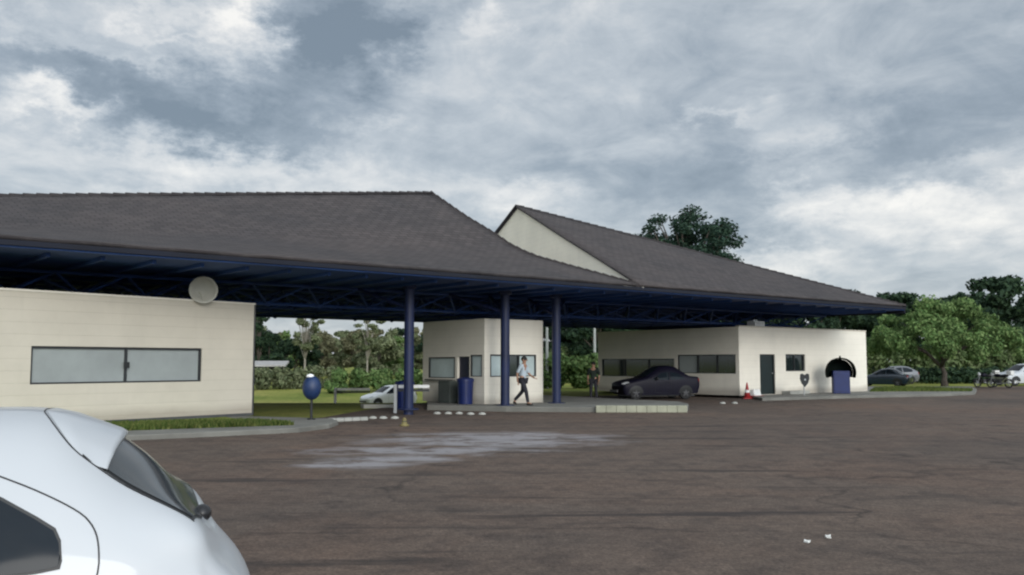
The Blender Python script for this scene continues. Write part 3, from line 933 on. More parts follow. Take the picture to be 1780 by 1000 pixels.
SEDAN = [
 [(.04, 0, .58), (.10, .42, .58), (.22, .72, .57), (.22, .74, .45), (.28, .70, .24)],
 [(.14, 0, .72), (.18, .5, .71), (.32, .78, .67), (.36, .82, .5), (.40, .78, .2)],
 [(.75, 0, .86), (.75, .55, .85), (.77, .82, .77), (.77, .86, .5), (.77, .82, .2)],
 [(1.35, 0, .96), (1.36, .64, .94), (1.38, .84, .86), (1.38, .87, .55), (1.38, .83, .2)],
 [(1.80, 0, 1.22), (1.84, .62, 1.18), (1.82, .845, .90), (1.82, .875, .55), (1.82, .83, .2)],
 [(2.20, 0, 1.40), (2.24, .55, 1.36), (2.22, .845, .92), (2.22, .875, .55), (2.22, .83, .2)],
 [(2.65, 0, 1.44), (2.65, .555, 1.40), (2.65, .845, .93), (2.65, .875, .55), (2.65, .83, .2)],
 [(3.10, 0, 1.40), (3.06, .555, 1.36), (3.06, .845, .95), (3.06, .875, .55), (3.06, .83, .2)],
 [(3.50, 0, 1.20), (3.46, .60, 1.17), (3.46, .835, .95), (3.46, .87, .58), (3.46, .82, .22)],
 [(3.80, 0, 1.02), (3.80, .66, 1.00), (3.80, .81, .93), (3.80, .86, .6), (3.80, .81, .24)],
 [(4.20, 0, .98), (4.18, .64, .97), (4.12, .79, .90), (4.12, .83, .62), (4.10, .79, .25)],
 [(4.34, 0, .93), (4.30, .62, .92), (4.22, .765, .86), (4.22, .80, .62), (4.16, .76, .26)],
 [(4.40, 0, .68), (4.36, .60, .68), (4.28, .75, .66), (4.28, .78, .55), (4.2, .72, .27)],
 [(4.34, 0, .36), (4.31, .56, .36), (4.24, .70, .37), (4.23, .72, .36), (4.17, .68, .30)]]

def wheels(root, xs, hw, r=.31, seg=18, rimm=None):
    for x in xs:
        for sg in (-1, 1):
            y = sg * (hw - .02)
            tp = [(r * .60, -.09), (r * .9, -.10), (r, -.07), (r, .07), (r * .9, .10), (r * .60, .09)]
            w = MB().lathe(tp, (x, y - sg * .08, r), seg, 'y').build('wheel', M['rubber'], root, smooth=False)
            g = MB(); yo = y + sg * .005
            g.lathe([(r * .62, -.05), (r * .62, .05), (r * .55, .055)] if sg > 0 else [(r * .55, -.055), (r * .62, -.05), (r * .62, .05)], (x, yo - sg * .05, r), seg, 'y')
            for k in range(5):
                an = k * 2 * math.pi / 5 + .3
                g.tube([V(x, yo, r), V(x + math.cos(an) * r * .58, yo + sg * .004, r + math.sin(an) * r * .58)], [.05, .03], 6)
            g.lathe([(.06, -.015), (.06, .02)], (x, yo, r), 10, 'y')
            g.build('rim', rimm or M['rim'], w)

def car(name, label, cat, loc, rz, st, paint, xw, kind='hatch', scale=1.0, group=None, dx=2.1, fine=False):
    root = empty(name, loc, rz); tag(root, label, cat, group); root.scale = (scale,) * 3
    st = [[(p[0] - dx, p[1], p[2]) for p in r] for r in st]
    s = Surf(st)
    bd = s.body(10 if fine else 4, 10 if fine else 4)
    o = bd.build('body', paint, root, smooth=True)
    gm = M['glass_car']
    sed = kind == 'sedan'
    s.patch(3.18, 4.86, -.9, .9, 6, 10).build('windscreen', gm, root, smooth=True)
    if not fine:
        s.patch(*((7.15, 8.9) if sed else (8.25, 9.75)), -.9, .9, 6, 10).build('rear_window', gm, root, smooth=True)
    X = lambda a: s.row(2, a).x
    for sg in (-1, 1):
        if sed:
            f = [(X(4) - .18, .95), (X(5) + .02, 1.29), (X(6) - .04, 1.345), (X(6) - .04, .965)]
            r_ = [(X(6) + .03, .965), (X(6) + .03, 1.345), (X(7) + .02, 1.30), (X(8) - .02, 1.02), (X(8) - .10, .985)]
        elif not fine:
            f = [(X(4) - .18, .98), (X(5) + .02, 1.37), (X(6) + .02, 1.44), (X(6) + .02, 1.0)]
            r_ = [(X(6) + .09, 1.0), (X(6) + .09, 1.44), (X(7) + .05, 1.41), (X(8) + .12, 1.26), (X(8) + .14, 1.1), (X(8), 1.04)]
        else:
            f = [(X(4) - .18, .98), (X(5) + .02, 1.37), (X(6) + .02, 1.42), (X(6) + .02, 1.0)]
            r_ = FINE['window']
        s.poly_patch(f, sg, 10, 4).build('side_window', gm, root, smooth=True)
        if fine:
            s.poly_patch(FINE['gasket'], sg, 22, 6, .002).build('window_gasket', M['black'], root, smooth=True)
        s.poly_patch(r_, sg, 24 if fine else 10, 8 if fine else 4, .005).build('side_window', gm, root, smooth=True)
        # lamps
        s.patch(.75, 1.5, sg * 1.35, sg * 1.98, 4, 4, .006).build('headlight', M['lamp_clear'], root, smooth=True)
        if not fine:
            s.patch(10.85 if sed else 10.4, 11.7, sg * 1.2, sg * 2.3, 4, 5, .006).build('tail_light', M['lamp_red'], root, smooth=True)
        # arches
        for x in xw:
            arch = [(x - dx + .385 * math.cos(k * math.pi / 10), max(.24, .31 + .385 * math.sin(k * math.pi / 10))) for k in range(11)]
            s.poly_patch(arch, sg, 14, 3, .003).build('wheel_arch', M['black'], root)
        # mirror
        a, b = s.side(X(4) + .1, .98, sg); p = s.pt(a, b)
        MB().ball((p.x, p.y + sg * .11, p.z + .05), (.07, .10, .075), 10, 7).build('mirror', paint if fine else M['black'], root, smooth=True)
        p0, p1_ = X(4) + .02, X(6) + .05
        s.seam([(p0, .92), (p0 + .02, .35), (p1_, .30), (p1_, .95)], sg, .006).build('door_gap', M['black'], root)
        a, b = s.side(p1_ - .2, .86, sg); p = s.pt(a, b)
        MB().box((p.x, p.y + sg * .02, p.z), (.18, .03, .03)).build('door_handle', paint if not fine else M['black'], root, bevel=.008)
    # bumper grille and plate
    g = MB().box((.03 - dx, 0, .42), (.06, .9, .12)); g.build('grille', M['black'], root)
    MB().prism([(-1.75 + .1, -.7), (1.85, -.7), (1.85, .7), (-1.65, .7)], .16, .22).build('underbody', M['black'], root)
    wheels(root, [x - dx for x in xw], .84, .31, 26 if fine else 16, M['rim'] if paint in (M['car_white'], M['white_paint']) else M['rim_dark'])
    return root, s

# ------------------------------------------------------------------ foreground car
def chaikin(pts, n=2):
    for _ in range(n):
        out = [pts[0]]
        for a, b in zip(pts, pts[1:]):
            out.append(tuple(p * .75 + q * .25 for p, q in zip(a, b))); out.append(tuple(p * .25 + q * .75 for p, q in zip(a, b)))
        out.append(pts[-1]); pts = out
    return pts
WPOLY = [(.54, .97), (.54, 1.44), (.76, 1.415), (.94, 1.353), (1.12, 1.267), (1.256, 1.187), (1.33, 1.138), (1.354, 1.09), (1.364, 1.03), (1.358, 1.0), (1.273, .988), (1.149, .98), (.80, .972)]
FINE = dict(window=WPOLY, gasket=[(x + (.008 if x > .6 else -.010), z + (.010 if z > 1.04 else -.010)) for x, z in WPOLY])
FHATCH = [[list(q) for q in r] for r in HATCH]
def _fit():
    st = FHATCH
    for k, j, c, d in ((6, 0, 2, .025), (6, 1, 2, .003), (7, 0, 2, .083), (7, 1, 2, .032), (8, 0, 2, .105), (8, 1, 2, .073), (9, 0, 2, .07), (9, 1, 2, .007), (10, 0, 2, -.09), (10, 1, 2, .005), (8, 0, 0, -.052), (8, 1, 0, -.025),
                       (9, 0, 0, -.05), (9, 1, 0, -.02), (10, 0, 0, -.057), (10, 1, 0, -.03), (11, 0, 0, -.085), (11, 1, 0, -.075), (12, 0, 0, .02), (12, 1, 0, .02), (13, 0, 0, .03), (13, 1, 0, .03), (10, 2, 0, -.027), (10, 2, 2, -.035), (11, 2, 0, -.057), (12, 2, 0, -.02)):
        st[k][j][c] += d
_fit()
CAR_YAW = .35; CAR_S = .925
CAR_LOC = V(-1.2925 - 2.17 * CAR_S * math.cos(CAR_YAW), 4.5725 - 2.17 * CAR_S * math.sin(CAR_YAW), 0)
def front_car():
    root, s = car('parked_car', 'white hatchback parked in the near left corner, only its rear quarter in view', 'car', CAR_LOC, CAR_YAW, FHATCH, M['car_white'], (.82, 3.42), 'hatch', CAR_S, None, 2.1, True)
    s.patch(8.40, 9.985, -.99, .99, 16, 28, .003).build('window_gasket', M['black'], root, smooth=True)
    s.patch(8.5, 9.93, -.945, .945, 16, 28, .006).build('rear_window', M['glass_rear'], root, smooth=True)
    # roof spoiler over the window, its front edge following the tailgate gap
    gap = [(7.66, 0), (7.71, .3), (7.84, .52), (7.97, .70), (8.10, .84), (8.24, .95), (8.44, 1.01)]
    def ag(b):
        b = abs(b)
        for (a0, b0), (a1, b1) in zip(gap, gap[1:]):
            if b <= b1: return a0 + (a1 - a0) * (b - b0) / (b1 - b0)
        return gap[-1][0]
    NB = 40; rows = []; BM = 1.005
    for t, off in ((.012, .002), (.03, .006), (.35, .012), (.7, .018), (.93, .026), (1.0, .022)):
        r = []
        for j in range(NB + 1):
            b = BM * (-1 + 2 * j / NB); a0 = ag(b) + .03; a1 = 8.64
            a = a0 + (a1 - a0) * t
            r.append(s.pt(a, b) + s.nrm(a, b) * off * (1 if abs(b) < .8 else max(0, (1 - abs(b)) / .2)) + V(.03 * t ** 3, 0, 0))
        rows.append(r)
    rows.append([p + V(-.012, 0, -.03) for p in rows[-1]])
    rows.append([s.pt(8.50, BM * (-1 + 2 * j / NB)) + V(0, 0, .002) for j in range(NB + 1)])
    MB().grid(rows).build('spoiler', M['car_white'], root, smooth=True)
    for sg in (-1, 1):
        line = chaikin(gap + [(9.24, 1.0), (9.75, 1.0), (10.0, 1.0)], 2)
        MB().tube([s.pt(a, sg * b) + s.nrm(a, sg * b) * .0005 for a, b in line], .0035, 6).build('tailgate_gap', M['black'], root)
        dl = chaikin([(.50, 1.50), (.927, 1.431), (1.108, 1.361), (1.267, 1.293), (1.427, 1.205), (1.483, 1.145), (1.508, 1.077), (1.515, .956), (1.45, .78), (1.12, .65), (.95, .45), (.9, .26)], 2)
        s.seam(dl, sg, .0035, m=2).build('door_gap', M['black'], root)
        s.patch(11.55, 12.4, sg * 1.3, sg * 2.0, 8, 8, .012).build('tail_light', M['lamp_red'], root, smooth=True)
    p = s.pt(10.0, .12); n = s.nrm(10.0, .12)
    g = MB().ball(p + n * .006, (.047, .06, .047), 16, 10); g.tube([p - n * .02, p + n * .03], .03, 10)
    g.build('wiper_cap', M['lamp_smoke'], root, smooth=True)
    MB().box((4.19 - 2.1, 0, .66), (.02, .42, .13)).build('number_plate', M['white_dirty'], root)
    return root, s
FC, FS = front_car()

def place_on(px, py, z=0): return zp(px, py, z)
HW = (.82, 3.36); SWH = (.85, 3.50)
p = zp(1143, 695); car('parked_car', 'dark navy sedan stopped beside the gatehouse windows', 'car', V(p.x, p.y + .9, 0), R(16), [[(q[0], q[1], q[2] * 1.14) for q in r] for r in SEDAN], M['car_navy'], SWH, 'sedan', .95, None, 2.2)
p = at(674, 672, 60); car('parked_car', 'small white car on the lane behind the blue bin', 'car', V(p.x, p.y, -1.12), R(38), HATCH, M['white_paint'], HW, 'hatch', .88, None, 2.1)
p = zp(1532, 672); car('parked_car', 'dark teal blue sedan beside the right end of the gatehouse', 'car', V(p.x + .4, p.y + .6, 0), R(-38), SEDAN, M['car_blue'], SWH, 'sedan', .9, 'dark cars parked past the gatehouse', 2.2)
p = zp(1572, 668.5); car('parked_car', 'grey roofed dark car parked between the teal sedan and the round tree', 'car', V(p.x, p.y + 2.2, 0), R(8), HATCH, M['car_grey'], HW, 'hatch', .93, 'dark cars parked past the gatehouse', 2.1)
p = zp(1783, 671); car('parked_car', 'white hatchback cut by the right edge of the picture', 'car', V(p.x + .4, p.y + 1.2, 0), R(14), HATCH, M['car_white'], HW, 'hatch', 1.05, None, 2.1)

# ------------------------------------------------------------------ motorcycle
def motorcycle(label, loc, rz, group=None):
    root = empty('motorcycle', loc, rz); tag(root, label, 'motorcycle', group)
    for x in (-.64, .64):
        g = MB(); n, m_ = 18, 6
        rows = []
        for a in range(n + 1):
            an = 2 * math.pi * a / n; c = V(x + .26 * math.cos(an), 0, .3 + .26 * math.sin(an)); d = V(math.cos(an), 0, math.sin(an))
            rows.append([c + d * .045 * math.cos(2 * math.pi * b / m_) + V(0, .05 * math.sin(2 * math.pi * b / m_), 0) for b in range(m_ + 1)])
        g.grid(rows)
        w = g.build('wheel', M['rubber'], root, smooth=True)
        g = MB()
        for k in range(6):
            an = k * math.pi / 3; g.tube([V(x, 0, .3), V(x + .24 * math.cos(an), 0, .3 + .24 * math.sin(an))], .014, 5)
        g.build('rim', M['rim'], w)
        rows = [[V(x + .34 * math.cos(an), yy, .3 + .34 * math.sin(an)) for yy in (-.07, .07)] for an in [R(20 + k * 16) for k in range(9)]]
        MB().grid(rows).build('mudguard', M['black'], root)
    MB().tube([V(-.5, 0, .78), V(-.05, 0, .42), V(.3, 0, .42), V(.34, 0, .85), V(-.4, 0, .74)], .03, 6).box((.1, 0, .42), (.36, .26, .26)).build('frame', M['car_black'], root)
    MB().tube([V(.64, .07, .3), V(.42, .07, .98)], .022, 6).tube([V(.64, -.07, .3), V(.42, -.07, .98)], .022, 6).build('fork', M['steel'], root)
    MB().tube([V(.22, -.36, 1.04), V(.40, -.14, 1.02), V(.42, 0, 1.0), V(.40, .14, 1.02), V(.22, .36, 1.04)], .016, 6).build('handlebar', M['black'], root)
    MB().ball((.14, 0, .84), (.26, .13, .13), 12, 8).build('fuel_tank', M['car_navy'], root, smooth=True)
    MB().tube([V(-.62, 0, .86), V(-.4, 0, .82), V(-.05, 0, .80)], [.07, .12, .09], 8).build('seat', M['black'], root, smooth=True)
    MB().ball((.52, 0, .92), (.10, .11, .12), 12, 8).build('headlight', M['lamp_clear'], root, smooth=True)
    MB().tube([V(.2, .12, .32), V(-.2, .15, .28), V(-.75, .16, .36)], [.025, .03, .045], 8).build('exhaust', M['steel'], root)
    g = MB(); g.box((-.78, 0, 1.02), (.38, .40, .32)); g.build('top_box', M['white_dirty'], root, bevel=.06)
    return root
p = zp(1718, 673.5); motorcycle('dark motorcycle with white top box beside the white hatchback at the right', V(p.x, p.y + .3, 0), R(188))
p = zp(1738, 674.5); motorcycle('black motorcycle standing nearest the white hatchback at the right edge', V(p.x, p.y, 0), R(120))

# ------------------------------------------------------------------ people
def person(label, loc, rz, pose, top_m, leg_m, long_legs=True):
    root = empty('person', loc, rz); tag(root, label, 'person')
    J = pose
    def skin(edges, rad, name, m):
        names = []
        for a, b in edges:
            for q in (a, b):
                if q not in names: names.append(q)
        me = bpy.data.meshes.new(name)
        me.from_pydata([J[q] for q in names], [(names.index(a), names.index(b)) for a, b in edges], [])
        o = bpy.data.objects.new(name, me); col.objects.link(o)
        md = o.modifiers.new('skin', 'SKIN')
        for k, q in enumerate(names):
            sv = me.skin_vertices[0].data[k]; rr = rad[q]; sv.radius = rr if isinstance(rr, tuple) else (rr, rr); sv.use_root = (k == 0)
        sb = o.modifiers.new('sub', 'SUBSURF'); sb.levels = 2; sb.render_levels = 2
        bpy.context.view_layer.update()
        dg = bpy.context.evaluated_depsgraph_get()
        nm = bpy.data.meshes.new_from_object(o.evaluated_get(dg))
        bpy.data.objects.remove(o)
        nm.name = name
        for p_ in nm.polygons: p_.use_smooth = True
        nm.materials.clear(); nm.materials.append(m)
        return nm
    ed = [('pel', 'wst'), ('wst', 'chs'), ('chs', 'nck'), ('nck', 'hd0'), ('hd0', 'hd1'), ('hd1', 'hd2')]
    for s in 'lr': ed += [('chs', 'sh' + s), ('sh' + s, 'el' + s), ('el' + s, 'wr' + s), ('wr' + s, 'hn' + s), ('pel', 'hp' + s), ('hp' + s, 'kn' + s), ('kn' + s, 'an' + s), ('an' + s, 'to' + s)]
    rad = dict(pel=(.14, .11), wst=(.125, .095), chs=(.15, .11), nck=.055, hd0=.075, hd1=.098, hd2=.07)
    for s in 'lr': rad.update({'sh' + s: .065, 'el' + s: .045, 'wr' + s: .03, 'hn' + s: (.035, .018), 'hp' + s: .095, 'kn' + s: .06, 'an' + s: .04, 'to' + s: .035})
    bm = skin(ed, rad, 'body', M['skin'])
    vs = [v_.co.copy() for v_ in bm.vertices]; fs = [tuple(p_.vertices) for p_ in bm.polygons]
    g = MB(); g.v = vs; g.f = fs
    for s in 'lr':
        h = Vector(J['hn' + s]); d = (h - Vector(J['wr' + s])).normalized(); sd = Vector((1, 0, 0))
        for k in range(4):
            b = h + d * .025 + sd * (.03 - .02 * k)
            g.tube([b, b + d * .035, b + d * .065 + V(0, -.012, 0)], [.009, .0085, .007], 5)
        g.tube([h + sd * .035, h + sd * .055 + d * .03, h + sd * .055 + d * .05], [.011, .010, .008], 5)
    hd = Vector(J['hd1'])
    g.tube([hd + V(0, -.095, .03), hd + V(0, -.12, -.012), hd + V(0, -.10, -.022)], [.010, .016, .012], 6)
    for sg in (-1, 1): g.ball(hd + V(sg * .098, .005, 0), (.014, .026, .034), 6, 5)
    g.build('body', M['skin'], root, smooth=True)
    sh = [('wst', 'chs'), ('wst', 'pel'), ('chs', 'shl'), ('chs', 'shr'), ('shl', 'ell'), ('shr', 'elr')]
    r2 = dict(wst=(.142, .112), chs=(.168, .126), pel=(.155, .122), shl=.082, shr=.082, ell=.06, elr=.06)
    mobj('top', skin(sh, r2, 'top', top_m), None, root)
    lg = [('pel', 'hpl'), ('pel', 'hpr'), ('hpl', 'knl'), ('hpr', 'knr')]
    r3 = dict(pel=(.15, .12), hpl=.112, hpr=.112, knl=.078, knr=.078)
    if long_legs:
        lg += [('knl', 'anl'), ('knr', 'anr')]; r3.update(anl=.06, anr=.06)
    mobj('trousers', skin(lg, r3, 'trousers', leg_m), None, root)
    g = MB()
    g.ball(hd + V(0, .018, .035), (.108, .112, .10), 12, 8); g.build('hair', M['hair'], root, smooth=True)
    for s in 'lr':
        a, t_ = Vector(J['an' + s]), Vector(J['to' + s])
        MB().tube([a + V(0, .03, -.055), a.lerp(t_, .5) + V(0, 0, -.02), t_ + (t_ - a).normalized() * .03], [.05, .046, .03], 8).build('shoe', M['shoe'], root, smooth=True)
    for sg in (-1, 1):
        MB().ball(hd + V(sg * .036, -.092, .012), .012, 6, 5).build('eye', M['black'], root)
    return root
# local frame: faces -y ; mid stride
walk = dict(pel=(0, 0, .94), wst=(0, -.01, 1.10), chs=(0, -.03, 1.34), nck=(0, -.04, 1.49), hd0=(0, -.055, 1.56), hd1=(0, -.065, 1.625), hd2=(0, -.06, 1.70),
            shl=(.19, -.03, 1.41), ell=(.25, -.10, 1.14), wrl=(.22, -.30, 1.0), hnl=(.21, -.38, .97), shr=(-.19, -.02, 1.41), elr=(-.25, .10, 1.15), wrr=(-.24, .10, .90), hnr=(-.24, .08, .81),
            hpl=(.09, 0, .90), knl=(.10, .06, .50), anl=(.10, .40, .16), tol=(.11, .34, .04), hpr=(-.09, 0, .90), knr=(-.10, -.18, .50), anr=(-.10, -.26, .09), tor=(-.11, -.42, .04))
stand = dict(pel=(0, 0, .94), wst=(0, 0, 1.10), chs=(0, 0, 1.34), nck=(0, -.01, 1.49), hd0=(0, -.02, 1.56), hd1=(0, -.03, 1.625), hd2=(0, -.025, 1.70),
             shl=(.19, 0, 1.41), ell=(.26, .03, 1.13), wrl=(.25, -.05, .90), hnl=(.24, -.09, .82), shr=(-.19, 0, 1.41), elr=(-.26, .03, 1.13), wrr=(-.24, -.06, .90), hnr=(-.23, -.10, .82),
             hpl=(.09, 0, .90), knl=(.12, -.03, .50), anl=(.13, .02, .09), tol=(.15, -.14, .04), hpr=(-.09, 0, .90), knr=(-.12, -.02, .50), anr=(-.13, .02, .09), tor=(-.15, -.14, .04))
p = zp(909, 704.5, .18); person('person in a pale shirt and dark trousers walking in front of the booth window', V(p.x, p.y, .18), R(62), walk, M['shirt_pale'], M['cloth_dark'])
p = zp(1032, 697.0, .0); person('person in dark clothes standing by the left end of the gatehouse', V(p.x, p.y, 0), R(-18), stand, M['cloth_green'], M['cloth_dark'])

# ------------------------------------------------------------------ small street things
def bin_(label, p, w, h, z=0.0, lid=True, group=None, rz=0):
    root = empty('trash_bin', V(p.x, p.y, z), rz); tag(root, label, 'bin', group)
    r = w / 2
    MB().lathe([(r * .84, 0), (r * .86, .02), (r * .97, h * .9), (r * 1.04, h * .9), (r * 1.04, h * .96), (r * .95, h * .97)], n=20).build('drum', M['blue'], root, smooth=False)
    g = MB().lathe([(r * 1.06, h * .965), (r * 1.06, h * 1.0), (r * .8, h * 1.05), (r * .2, h * 1.08)], n=20); g.build('lid', M['blue'], root)
    return root
p = zp(703, 712); bin_('tall blue bin at the foot of the leftmost navy column', p, .70, .98)
p = BP1(along(B1, B0, 826), .18, -.45); bin_('blue bin in front of the booth door', p, .62, .92, .18)
def cabinet():  # dark block put in where the steps by the booth lie in shade
    p = BP1(along(B1, B0, 792), .18, -.35)
    d = (B0 - B1); root = empty('step_shade_block', V(p.x, p.y, .18), math.atan2(d.y, d.x)); tag(root, 'dark grey green block standing in for the shaded steps under the left window of the booth', 'cabinet')
    MB().box((0, 0, .42), (.75, .4, .84)).build('body', mat('step_shade_paint', (.05, .06, .055), .7, .2), root, bevel=.02)
    MB().box((0, -.206, .44), (.62, .012, .68)).build('door', mat('step_shade_panel_paint', (.06, .07, .065), .6, .2), root)
cabinet()

def phone_shell():
    p = zp(541, 729.5, .12)
    root = empty('phone_shelter', V(p.x, p.y, .12), R(205)); tag(root, 'rounded blue telephone shell on a dark post by the grass verge', 'phone booth'); root.scale = (.82, .82, .95)
    MB().tube([V(0, 0, 0), V(0, 0, .95)], .045, 10).lathe([(.14, 0), (.14, .03), (.05, .05)]).build('post', M['black'], root)
    g = MB(); rows = []
    for i in range(13):
        ph = math.pi * i / 12
        rows.append([V(.29 * math.sin(ph) * math.cos(an) * 1.0, .29 * math.sin(ph) * math.sin(an), .93 + .33 * math.cos(ph)) for an in [R(-35 + k * 250 / 16) for k in range(17)]])
    g.grid(rows); o = g.build('shell', M['blue_dull'], root, smooth=True)
    sd = o.modifiers.new('t', 'SOLIDIFY'); sd.thickness = .03
    MB().lathe([(.13, 0), (.14, .03), (.10, .08), (.02, .10)], (.06, 0, 1.24), 16).build('cap', M['white_paint'], root, smooth=True)
    MB().box((0, .06, .88), (.20, .12, .30)).build('telephone', M['black'], root, bevel=.015)
phone_shell()
def hood():
    p = zp(1462, 684.3, .13)
    root = empty('phone_booth', V(p.x, p.y, .13), R(-10)); tag(root, 'blue cabinet under a dark arched hood against the gatehouse wall', 'phone booth'); root.scale = (.92, .92, .97)
    g = MB(); rows = []
    for i in range(2):
        y = (-.42, .34)[i]
        rows.append([V(.74 * math.cos(an) * (1.0 if abs(math.cos(an)) < .9 else .98), y, 1.12 + (.72 * math.sin(an) if an > 0 and an < math.pi else .72 * math.sin(an))) for an in [R(-22 + k * 224 / 20) for k in range(21)]])
    g.grid(rows)
    o = g.build('hood', M['black_green'], root, smooth=True); sd = o.modifiers.new('t', 'SOLIDIFY'); sd.thickness = .05
    back = [V(.72 * math.cos(R(-22 + k * 224 / 20)), .33, 1.12 + .70 * math.sin(R(-22 + k * 224 / 20))) for k in range(21)]
    g = MB().poly(back); o = g.build('hood_back', M['black_green'], root); sd = o.modifiers.new('t', 'SOLIDIFY'); sd.thickness = .03
    MB().tube([V(0, 0, 1.78), V(0, 0, 2.0)], [.09, .03], 8).build('finial', M['black_green'], root)
    MB().box((0, -.02, .60), (.90, .60, 1.20)).build('cabinet', M['blue'], root, bevel=.03)
    MB().box((0, -.325, .62), (.74, .012, .96)).box((0, -.33, 1.02), (.5, .02, .12)).build('cabinet_door', mat('blue_door', (.005, .016, .10), .4, .15), root)
hood()
def shield():
    p = zp(1398, 687.5, .13)
    root = empty('sign_post', V(p.x, p.y, .13), R(20)); tag(root, 'small black shield shaped sign on a thin post in front of the gatehouse', 'sign')
    MB().tube([V(0, 0, 0), V(0, 0, .72)], .03, 8).build('post', M['steel'], root)
    out = [(-.25, 1.02), (-.14, 1.06), (0, .98), (.14, 1.06), (.25, 1.02), (.27, .80), (.18, .58), (0, .40), (-.18, .58), (-.27, .80)]
    g = MB().quadbox([V(x, -.09, z) for x, z in out], [V(x, -.04, z) for x, z in out]); g.build('plate', M['black'], root, bevel=.012)
    MB().lathe([(.05, -.004), (.05, .004)], (0, -.096, .76), 12, 'y').build('emblem', M['steel'], root)
shield()
def cone():
    p = zp(1299, 693.5)
    root = empty('traffic_cone', V(p.x, p.y, 0)); tag(root, 'dark red traffic cone at the left corner of the gatehouse', 'cone')
    MB().box((0, 0, .025), (.42, .42, .05)).build('base', M['red'], root, bevel=.015)
    MB().lathe([(.17, .05), (.085, .44), (.03, .74), (.012, .78)], n=18).build('cone', M['red'], root, smooth=True)
    MB().lathe([(.125, .30), (.098, .42)], n=18).build('band', M['white_dirty'], root)
    p = zp(1313, 693.0)
    root = empty('traffic_barrier', V(p.x, p.y, 0), UA); tag(root, 'low white block on a red base standing beside the red cone', 'barrier')
    MB().box((0, 0, .07), (.95, .42, .14)).build('base', M['red'], root, bevel=.03)
    MB().quadbox([V(-.28, -.17, .14), V(.28, -.17, .14), V(.28, .17, .14), V(-.28, .17, .14)], [V(-.24, -.1, .44), V(.24, -.1, .44), V(.24, .1, .44), V(-.24, .1, .44)]).build('block', M['white_dirty'], root, bevel=.03)
cone()
def gate(label, p, h, length, rz, base=0.0):
    root = empty('barrier_gate', V(p.x, p.y, base), rz); tag(root, label, 'barrier')
    MB().box((0, 0, h * .5), (.12, .12, h + .1)).build('post', M['steel'], root, bevel=.02)
    MB().box((length / 2 + .1, -.17, h - .02), (length, .06, .11)).build('arm', M['white_dirty'], root, bevel=.01)
    g = MB().box((length / 2 + .1, -.17, h - .15), (length, .04, .08)); g.build('skirt', M['black'], root)
p = at(583, 676, 44); gate('white barrier arm across the far lane left of the small white car', V(p.x, p.y, 0), p.z + .2, 1.55, R(4), -.2)
p = COLS[0] + V(-.55, .9, 0); gate('white barrier arm between the leftmost navy column and the booth', p, .92, 1.05, R(5), 0)

def bollard():
    p = zp(703, 741)
    root = empty('traffic_marker', V(p.x, p.y, 0)); tag(root, 'short yellow marker post on the asphalt in front of the blue bin', 'marker')
    MB().lathe([(.13, 0), (.13, .04), (.08, .06), (.055, .19), (.035, .22), (.01, .23)], n=14).build('post', M['yellow'], root, smooth=True)
    MB().lathe([(.071, .10), (.066, .14)], n=14).build('band', M['black'], root)
bollard()
def studs():
    me = MB().lathe([(.13, 0), (.13, .03), (.09, .065), (.03, .08)], n=14)
    src = None
    rows = [([(760, 720), (779, 720), (798, 720), (818, 721), (838, 721)], 'white domed road stud in the row of five before the booth', 'road studs before the booth'),
            ([(648, 728), (666, 728), (686, 728)], 'white domed road stud beside the white lane kerb', 'road studs by the lane kerb'),
            ([(1256, 702), (1277, 702)], 'white domed road stud in front of the cone', 'road studs in front of the cone')]
    for pts, lab, gp in rows:
        for px, py in pts:
            p = zp(px, py)
            if src is None: o = src = me.build('road_stud', M['kerb_white'], smooth=True)
            else: o = src.copy(); col.objects.link(o)
            o.location = (p.x, p.y, 0); tag(o, lab, 'road stud', gp)
studs()
def scraps():
    k = 0
    for px, py, lab in ((1402, 943, 'white scrap of litter on the asphalt, nearer and left of the pair'), (1440, 935, 'white scrap of litter on the asphalt, right of the pair')):
        p = zp(px, py); r2 = random.Random(px)
        pts = [V(p.x + .032 * math.cos(a) * r2.uniform(.6, 1.2), p.y + .04 * math.sin(a) * r2.uniform(.6, 1.3), 0) for a in [i * math.pi / 4 for i in range(8)]]
        g = MB().quadbox([q + V(0, 0, .003) for q in pts], [q + V(r2.uniform(-.01, .01), 0, r2.uniform(.012, .03)) for q in pts])
        o = g.build('paper_scrap', M['debris']); tag(o, lab, 'litter')
scraps()
for px, py0, Y, lab in ((951, 556, 62, 'slender pale lamp pole right behind the booth'), (1034, 566, 66, 'slender pale lamp pole behind the left end of the gatehouse')):
    p = at(px, 640, Y); root = empty('lamp_post', V(p.x, p.y, 0)); tag(root, lab, 'lamp post')
    MB().tube([V(0, 0, 0), V(0, 0, 3.2), V(0, 0, 6.2)], [.12, .09, .07], 8).build('pole', M['pole_pale'], root)
    MB().tube([V(0, 0, 6.1), V(.2, 0, 6.45), V(.9, 0, 6.6)], .04, 6).build('arm', M['pole_pale'], root)
    MB().box((1.1, 0, 6.6), (.6, .22, .12)).build('lamp_head', M['steel'], root, bevel=.03)

